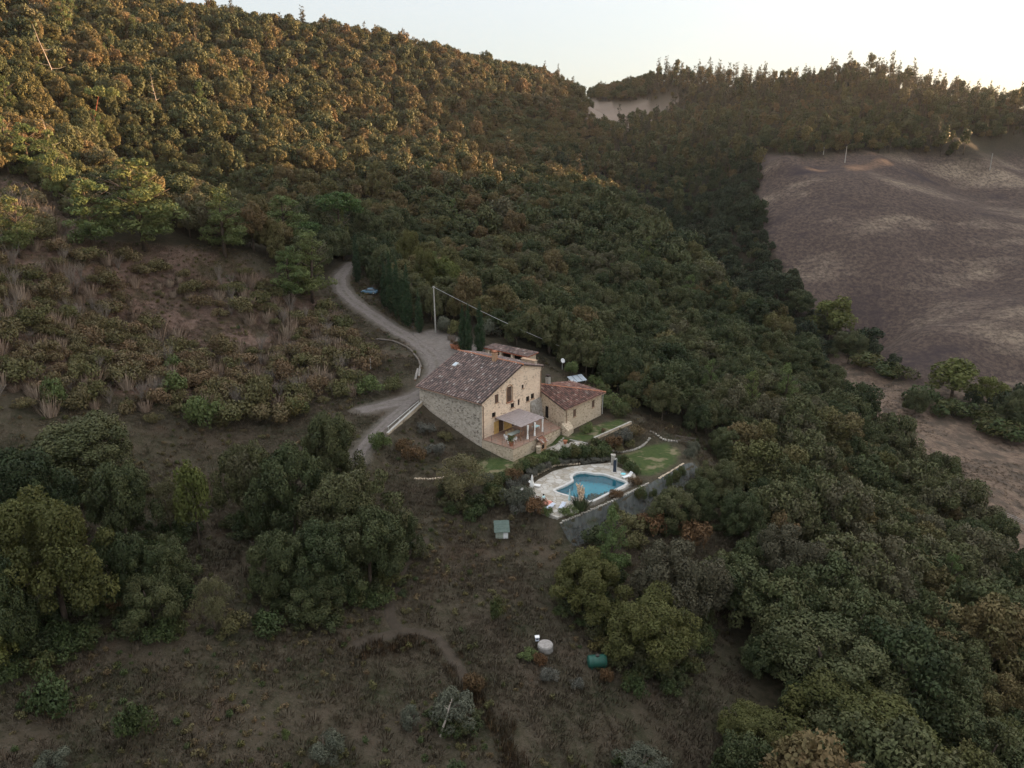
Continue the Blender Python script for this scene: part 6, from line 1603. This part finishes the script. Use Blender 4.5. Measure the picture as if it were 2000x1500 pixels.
# poles in the far field, dead trees and bare branches
for i, (u, vt, vb, lab) in enumerate([(1650, 287, 318, 'pale utility pole on the knoll of the far field'), (1933, 301, 332, 'utility pole at the right edge of the far field'), (1608, 288, 302, 'thin utility pole at the upper left border of the far field')]):
    x, y, z = hit(u, vb); _, _, f_ = project(x, y, z); h = (vb - vt) * f_ / FPX; e = empty('utility_pole', (x, y, z)); tag(e, lab, 'utility pole')
    Tubes().tube([(0, 0, -.5), (0, 0, h)], [.24, .15], 7).obj('shaft', M['concrete'], e); Tubes().box((0, 0, h - .5), (1.5, .12, .12)).obj('crossarm', M['wood'], e)
def dead_tree(u, vt, vb, lean, lab, nb=6, r0=.25, mat='deadwood', bush=None):
    x, y, z = hit(u, vb); _, _, f_ = project(x, y, z); h = (vb - vt) * f_ / FPX; e = empty('dead_tree', (x, y, z)); tag(e, lab, 'dead tree'); r = np.random.default_rng(int(u))
    P = [(lean * h * f ** 1.2 + .03 * h * math.sin(5 * f), 0, h * f - (.5 if f == 0 else 0)) for f in (0, .2, .4, .6, .8, 1)]
    Tubes().tube(P, [r0, r0 * .9, r0 * .75, r0 * .6, r0 * .4, r0 * .12], 7).obj('trunk', M[mat], e)
    for k in range(nb):
        f = r.uniform(.35, .95); a = r.uniform(0, 6.28); p = Vector(P[int(f * 5)]).lerp(Vector(P[min(5, int(f * 5) + 1)]), f * 5 - int(f * 5)); L = h * .28 * (1.15 - f)
        Tubes().tube([p, p + Vector((math.cos(a) * L * .5, math.sin(a) * L * .5, L * .05)), p + Vector((math.cos(a) * L, math.sin(a) * L, L * .25))], [r0 * .28, r0 * .18, r0 * .06], 4).obj('branch', M[mat], e)
    if bush: o = link('foliage', bush_mesh(int(u), M['pine'], .3, h * .42, h * .22, 16, h * .1, .5), e, (P[-1][0], 0, h * .85))
dead_tree(113, 60, 190, -.16, 'tall bare pale trunk leaning left high on the sunlit hill', 4, .17)
dead_tree(310, 152, 245, 0.0, 'dead tree with short bare side branches on the sunlit hill', 9, .13)
dead_tree(178, 182, 255, .45, 'reddish leaning pine with a tuft of green at its top', 4, .17, 'redwood', True)
dead_tree(120, 235, 350, -.12, 'thin dead grey trunk among the pines at the left', 8, .13)
dead_tree(1440, 1105, 1185, .28, 'bare pale sapling leaning at the edge of the right hand wood', 5, .13)
dead_tree(858, 1350, 1440, .35, 'bare leaning stem beside the silver olive', 5, .12)
A = hit(300, 1200); br_ = empty('bare_branch', A); tag(br_, 'bare whitish branch sticking out of the lower left thicket', 'branch'); Tubes().tube([(-.9, 0, 2.0), (0, 0, 2.5), (1.0, .2, 2.75)], [.07, .09, .05], 6).tube([(.1, 0, 2.55), (.9, -.5, 1.2), (1.1, -.6, 0)], [.06, .09, .1], 6).obj('stem', M['deadwood'], br_)
# wire fence below the spur
fp = [hit(u, v) for u, v in [(1945,1003),(1962,1013),(1982,1021),(2003,1030)]]
fe = empty('wire_fence', fp[0]); tag(fe, 'thin wire fence on pale posts at the lower edge of the bank field', 'fence')
for p in fp: Tubes().tube([(p[0] - fp[0][0], p[1] - fp[0][1], p[2] - fp[0][2] - .3), (p[0] - fp[0][0], p[1] - fp[0][1], p[2] - fp[0][2] + 1.5)], .06, 6).obj('post', M['concrete'], fe)
wr = Tubes()
for z in (.6, 1.0, 1.4): wr.tube([(p[0] - fp[0][0], p[1] - fp[0][1], p[2] - fp[0][2] + z) for p in fp], .02, 4)
wr.obj('wires', M['zinc'], fe)
# the footpath that bends down past the central clump, and the bank below it
b = NB('trodden_soil'); P = b.pos(); tr_ = b.attr('across')
so_ = b.mix(b.map01(b.noise(P, 1.4, 5, .7), .35, .65), (0.043, 0.035, 0.026), (0.070, 0.055, 0.042))
M['road_keep'] = M['road']; M['road'] = b.surf(b.mix(b.map01(b.math('ADD', b.math('ABSOLUTE', tr_), b.math('MULTIPLY_ADD', b.noise(P, 1.1, 4), .8, -.4)), .55, 1.0), so_, (0.050, 0.043, 0.033)), .95, b.bump(b.noise(P, 5, 4, .7), .4, .06), .1)
FOOT = [[hit(*p) for p in L] for L in ([(832,1052),(796,1095),(772,1140),(762,1180),(764,1212),(782,1236)], [(690,1262),(740,1246),(800,1234),(850,1246),(885,1290),(915,1340)], [(1420,930),(1452,985),(1462,1040),(1440,1090)])]
for L in FOOT: tag(link('footpath', strip('footpath', catmull(L, .5), .8, .05, 7)), kind='structure')
M['road'] = M['road_keep']

# ---------------------------------------------------------------- scrub on the brown slope, weeds and dry grass
PX_FREE = [[at_z(u, v, 0)[:2] for u, v in p] for p in ()]
def scrub_ok(x, y):
    ok = np.ones(len(x), bool)
    for line, w in zip(ROAD_LINES, ROAD_W): ok &= seg_dist(x, y, line[::3], False) > w + .8
    for L in FOOT: ok &= seg_dist(x, y, L, False) > .75
    for poly, _, fall in PADS: ok &= sdist(x, y, poly) > 1.0
    hx = (x - HO[0]) * HB[0] + (y - HO[1]) * HB[1]; he = (x - HO[0]) * HN[0] + (y - HO[1]) * HN[1]
    ok &= ~((hx > -1.5) & (hx < 31) & (he > -25) & (he < 9)); ok &= sdist(x, y, yard) > .5
    return ok
SH = {'leafy': [bush_mesh(300 + i, M['shrub'], .10, 1.0, 1.5, 16, .42, .42, .3) for i in range(4)],
      'dry': [stalk_mesh(320 + i, M['dryshrub'], 230, 1.0, 1.5, .028, .7) for i in range(3)]}
tw_ = [twig_mesh(330 + i, M['twig'], 16, 1.0, 1.9, .03) for i in range(3)]
xs, ys = lattice(-190, 30, 60, 235, 2.35, 17); zs = ground_z(xs, ys); us, vs, fs = project(xs, ys, zs)
r7 = np.random.default_rng(33)
SCRUB = [(-60,400),(60,390),(180,500),(330,505),(560,560),(640,600),(680,650),(730,690),(735,720),(690,770),(600,800),(430,800),(300,830),(0,800),(-60,700)]
inside = in_poly(us, vs, SCRUB) & (ys > 80)
thin = fbm(xs, ys, 14.0, 71) > -0.25
k_ = inside & scrub_ok(xs, ys) & thin & (us > -40)
for hx_, hy_, hr in HOLD: k_ &= np.hypot(xs - hx_, ys - hy_) > hr * .6
idx = np.where(k_)[0]; r7.shuffle(idx)
kinds = r7.choice(['leafy', 'dry', 'bare'], len(idx), p=[.50, .32, .18])
order = {}
for kd in ('leafy', 'dry', 'bare'):
    ii = idx[kinds == kd]; order[kd] = ii[np.argsort(fs[ii])][: (295, 295, 160)[('leafy', 'dry', 'bare').index(kd)]]
def slope_place(u, v):
    h = 'left part' if u < 230 else ('middle' if u < 470 else 'right part')
    e = 'upper' if v < 560 else ('mid' if v < 680 else 'lower')
    return f'{e} height in the {h} of the brown slope'
SN = {'leafy': ('leafy_shrub', 'leafy'), 'dry': ('dry_shrub', 'dry stalky'), 'bare': ('bare_bush', 'bare twiggy')}
for kd, ii in order.items():
    for i in ii:
        s = r7.uniform(.8, 1.9) * (1.2 if kd == 'leafy' else 1.05); hz = s * r7.uniform(.75, 1.25)
        lib = SH.get(kd) or tw_
        o = link(SN[kd][0], lib[int(r7.integers(0, len(lib)))], None, (xs[i], ys[i], zs[i] - .06), (0, 0, r7.uniform(0, 6.28)), (s, s, hz))
        tag(o, f"{'large' if s > 1.3 else ('small' if s < .95 else 'middling')} {'upright' if hz > s else 'low'} {SN[kd][1]} bush, {slope_place(us[i], vs[i])}", 'shrub' if kd == 'leafy' else ('dry shrub' if kd == 'dry' else 'bare bush'), f'{SN[kd][1]} bushes of the brown slope')
left_ = np.setdiff1d(idx, np.concatenate(list(order.values())))
kk = r7.random(len(left_)); sc_ = r7.uniform(.8, 2.0, len(left_))
stuff_cloud('scrub', (xs[left_], ys[left_], zs[left_] - .06, sc_, sc_ * r7.uniform(.7, 1.2, len(left_)), r7.uniform(0, 6.28, len(left_)), np.where(kk < .55, r7.integers(0, 4, len(left_)), r7.integers(4, 7, len(left_))), np.zeros(len(left_))), 'far brown and olive scrub covering the upper slope', [(m, None) for m in SH['leafy'] + SH['dry']])
print('scrub', len(idx), len(left_))
# measured bushes of the slope foot, the clearing and the stream bank
for u, v, w, h, k, lab in [(405,835,62,62,'box','round yellow-green bush alone at the foot of the brown slope'),(510,800,60,58,'shrub','broad olive bush on the right foot of the brown slope'),(340,770,50,44,'box','bright green bush low on the brown slope'),(340,730,40,36,'box','green bush uphill of the bright green one'),(112,790,46,50,'box','bright green bush at the lower left of the brown slope'),(160,800,50,40,'shrub','olive bush right of the bright green one at the lower left'),
        (460,830,70,44,'shrub','low dark bush on the terrace edge under the brown slope'),(530,830,60,40,'shrub','dark olive bush above the central oak clump'),(580,815,50,40,'hedge','dark bush near the gravel fork'),(720,770,50,34,'box','loose olive bush in the grass inside the road bend'),(765,762,36,24,'shrub','smaller bush in the grass inside the road bend'),(870,650,30,30,'olive','pale grey-green bush right of the power pole'),(895,655,34,30,'shrub','brownish bush behind the wooden crate'),(955,655,40,34,'olive','grey-green bush behind the cypresses'),(1000,652,44,38,'shrub','olive brown bush behind the long shed'),(1035,668,40,34,'hedge','dark bush at the right end of the long shed'),(745,880,36,34,'box','olive bush at the low end of the retaining wall'),
        (830,845,34,20,'lavender','pale dry bush on the bank below the farmhouse side wall'),(810,900,38,28,'redshrub','pinkish dry bush on the bank left of the feathery tree'),(850,890,36,24,'lavender','grey dry bush on the bank near the farmhouse corner'),(870,862,26,18,'shrub','brown bush close to the long side wall'),(790,880,30,22,'redshrub','russet bush at the upper left of the bank'),
        (235,1190,46,34,'redshrub','reddish bush inside the lower left thicket'),(265,1450,60,70,'hedge','dark leafy bush low in the left of the clearing'),(112,1400,80,80,'hedge','large dark bush in the lower left clearing'),(975,1215,32,50,'hedge','dark upright bush alone in the middle of the clearing'),(170,1260,50,40,'hedge','dark bush under the left oaks'),(460,1240,50,40,'shrub','brownish bush at the foot of the central clump'),(520,1235,60,40,'hedge','dark low bush in front of the central clump'),
        (1075,1330,34,22,'lavender','pale dead-looking bush right of the well cover'),(1185,1330,26,26,'redshrub','orange-brown bush just below the green tank'),(1125,1345,24,20,'lavender','whitish small bush between well cover and tank'),(1030,1285,34,16,'box','low green patch bush left of the well cover'),(1055,1300,26,22,'redshrub','brown bush below the well cover'),(925,1345,40,36,'redshrub','rust-brown bush right above the olive'),(560,1445,16,22,'box','small yellow-green bush in the lower middle of the clearing'),
        (1290,1010,34,26,'holm','dark bush in front of the fabric slope'),(1225,1040,60,36,'shrub','dull brown bush at the foot of the fabric slope, middle'),(1165,1065,50,34,'holm','dark bush at the foot of the fabric slope beside the pine'),(1270,1040,50,40,'redshrub','russet brush at the foot of the fabric slope left of the holm oak'),(1350,1060,60,44,'redshrub','brown brush right of the dark pine below the slope'),(1240,1075,40,32,'shrub','brown bush between pine and grey oak'),(1600,700,40,34,'hedge','dark bush where the hedge meets the wood'),(1700,722,60,30,'hedge','dark hedge bush at the head of the stream'),(1745,745,60,30,'hedge','dark hedge bush along the stream, second from its head'),(1800,790,60,36,'hedge','dark bush at the feet of the left stream bank tree'),(1850,815,70,34,'hedge','dark bush below the tall poplar'),(1905,830,70,36,'hedge','dark bush under the smaller poplar'),(1960,860,80,40,'hedge','dark bush on the stream bank near the right photo edge')]:
    shrub_px(u, v, w, h, k, lab)

# grass: dry tufts and low weeds, more than anyone could count
TUFT = [stalk_mesh(400 + i, M['drygrass'], 40, .42, .42, .016, .75) for i in range(3)]
WEED = [bush_mesh(410 + i, M['shrub'], .085, .42, .34, 5, .2, .5, .3) for i in range(2)] + [bush_mesh(415, M['hedge'], .085, .42, .30, 5, .2, .5, .3)]
def spread(name, x0, x1, y0, y1, s, seed, lib, label, dens, size):
    x, y = lattice(x0, x1, y0, y1, s, seed); z = ground_z(x, y); u, v, f = project(x, y, z); r = np.random.default_rng(seed)
    cl, fi, ba, pa = region(x, y, z)
    k = dens(x, y, u, v, cl, fi, ba, r) & scrub_ok(x, y) & (u > -80) & (u < 2080) & (v < 1600)
    x, y, z = x[k], y[k], z[k]; n = len(x); sc = r.uniform(*size, n)
    print(name, n)
    stuff_cloud(name, (x, y, z - .03, sc, sc * r.uniform(.7, 1.3, n), r.uniform(0, 6.28, n), r.integers(0, len(lib), n), np.zeros(n)), label, [(m, None) for m in lib])
spread('dry_grass', -130, 60, 40, 215, .62, 51, TUFT, 'dry brown grass tufts over the clearing and the slope', lambda x, y, u, v, cl, fi, ba, r: cl & (fbm(x, y, 6.0, 81) + r.uniform(-.5, .5, len(x)) > -.22), (.6, 1.7))
spread('weeds', -120, 60, 40, 215, 1.25, 52, WEED, 'low green and brown weeds scattered over the clearing', lambda x, y, u, v, cl, fi, ba, r: cl & (fbm(x, y, 8.0, 83) + r.uniform(-.4, .4, len(x)) > .10), (.4, 1.2))
spread('field_stubble', 95, 260, 110, 300, 1.3, 53, TUFT, 'dry stubble tufts over the lower valley field', lambda x, y, u, v, cl, fi, ba, r: ba & (fbm(x, y, 18.0, 85) + r.uniform(-.4, .4, len(x)) > .0), (.8, 1.5))

# the undergrowth that closes the oak clumps down to the ground
UG = [bush_mesh(430 + i, M[k], .105, 1.0, 1.4, 12, .42, .6) for i, k in enumerate(('holm', 'hedge', 'holm'))]
near_clump = [(hx_, hy_, hr) for hx_, hy_, hr in HOLD if hr > 2.0 and hy_ < 112]
def by_clumps(x, y, u, v, cl, fi, ba, r):
    d = np.full(len(x), 9.0)
    for hx_, hy_, hr in near_clump: d = np.minimum(d, np.hypot(x - hx_, y - hy_) / hr)
    return cl & (d + r.uniform(-.25, .25, len(x)) < .95)
spread('undergrowth', -80, 60, 40, 125, 1.5, 54, UG, 'dark undergrowth under and between the oaks of the clearing', by_clumps, (.6, 1.5))
RUST = [stalk_mesh(440 + i, M['redshrub'], 46, .45, .75, .018, .8) for i in range(2)] + [stalk_mesh(443, M['drygrass'], 46, .45, .7, .018, .8)]
bank_l = [hit(*p)[:2] for p in [(700,1268),(760,1262),(830,1252),(880,1285),(905,1340),(945,1385),(985,1440),(1000,1490)]]
spread('rusty_grass', -40, 20, 45, 90, .55, 56, RUST, 'rust coloured tall dry grass along the bank in the lower clearing', lambda x, y, u, v, cl, fi, ba, r: cl & (seg_dist(x, y, bank_l, False) + r.uniform(-1.0, 1.0, len(x)) < .9), (.7, 1.4))

# ---------------------------------------------------------------- the evening air over the valley
hz_ = Tubes().box((0, 1600, 75), (6600, 6600, 330))
b = NB('evening_haze'); pv = b.n('VolumePrincipled'); pv.inputs['Color'].default_value = (0.80, 0.86, 0.95, 1); pv.inputs['Density'].default_value = HAZE; pv.inputs['Anisotropy'].default_value = 0.3
b.t.links.new(pv.outputs[0], b.out.inputs[1])
tag(hz_.obj('haze', b.m), 'thin evening haze over the valley', 'haze', kind='stuff')
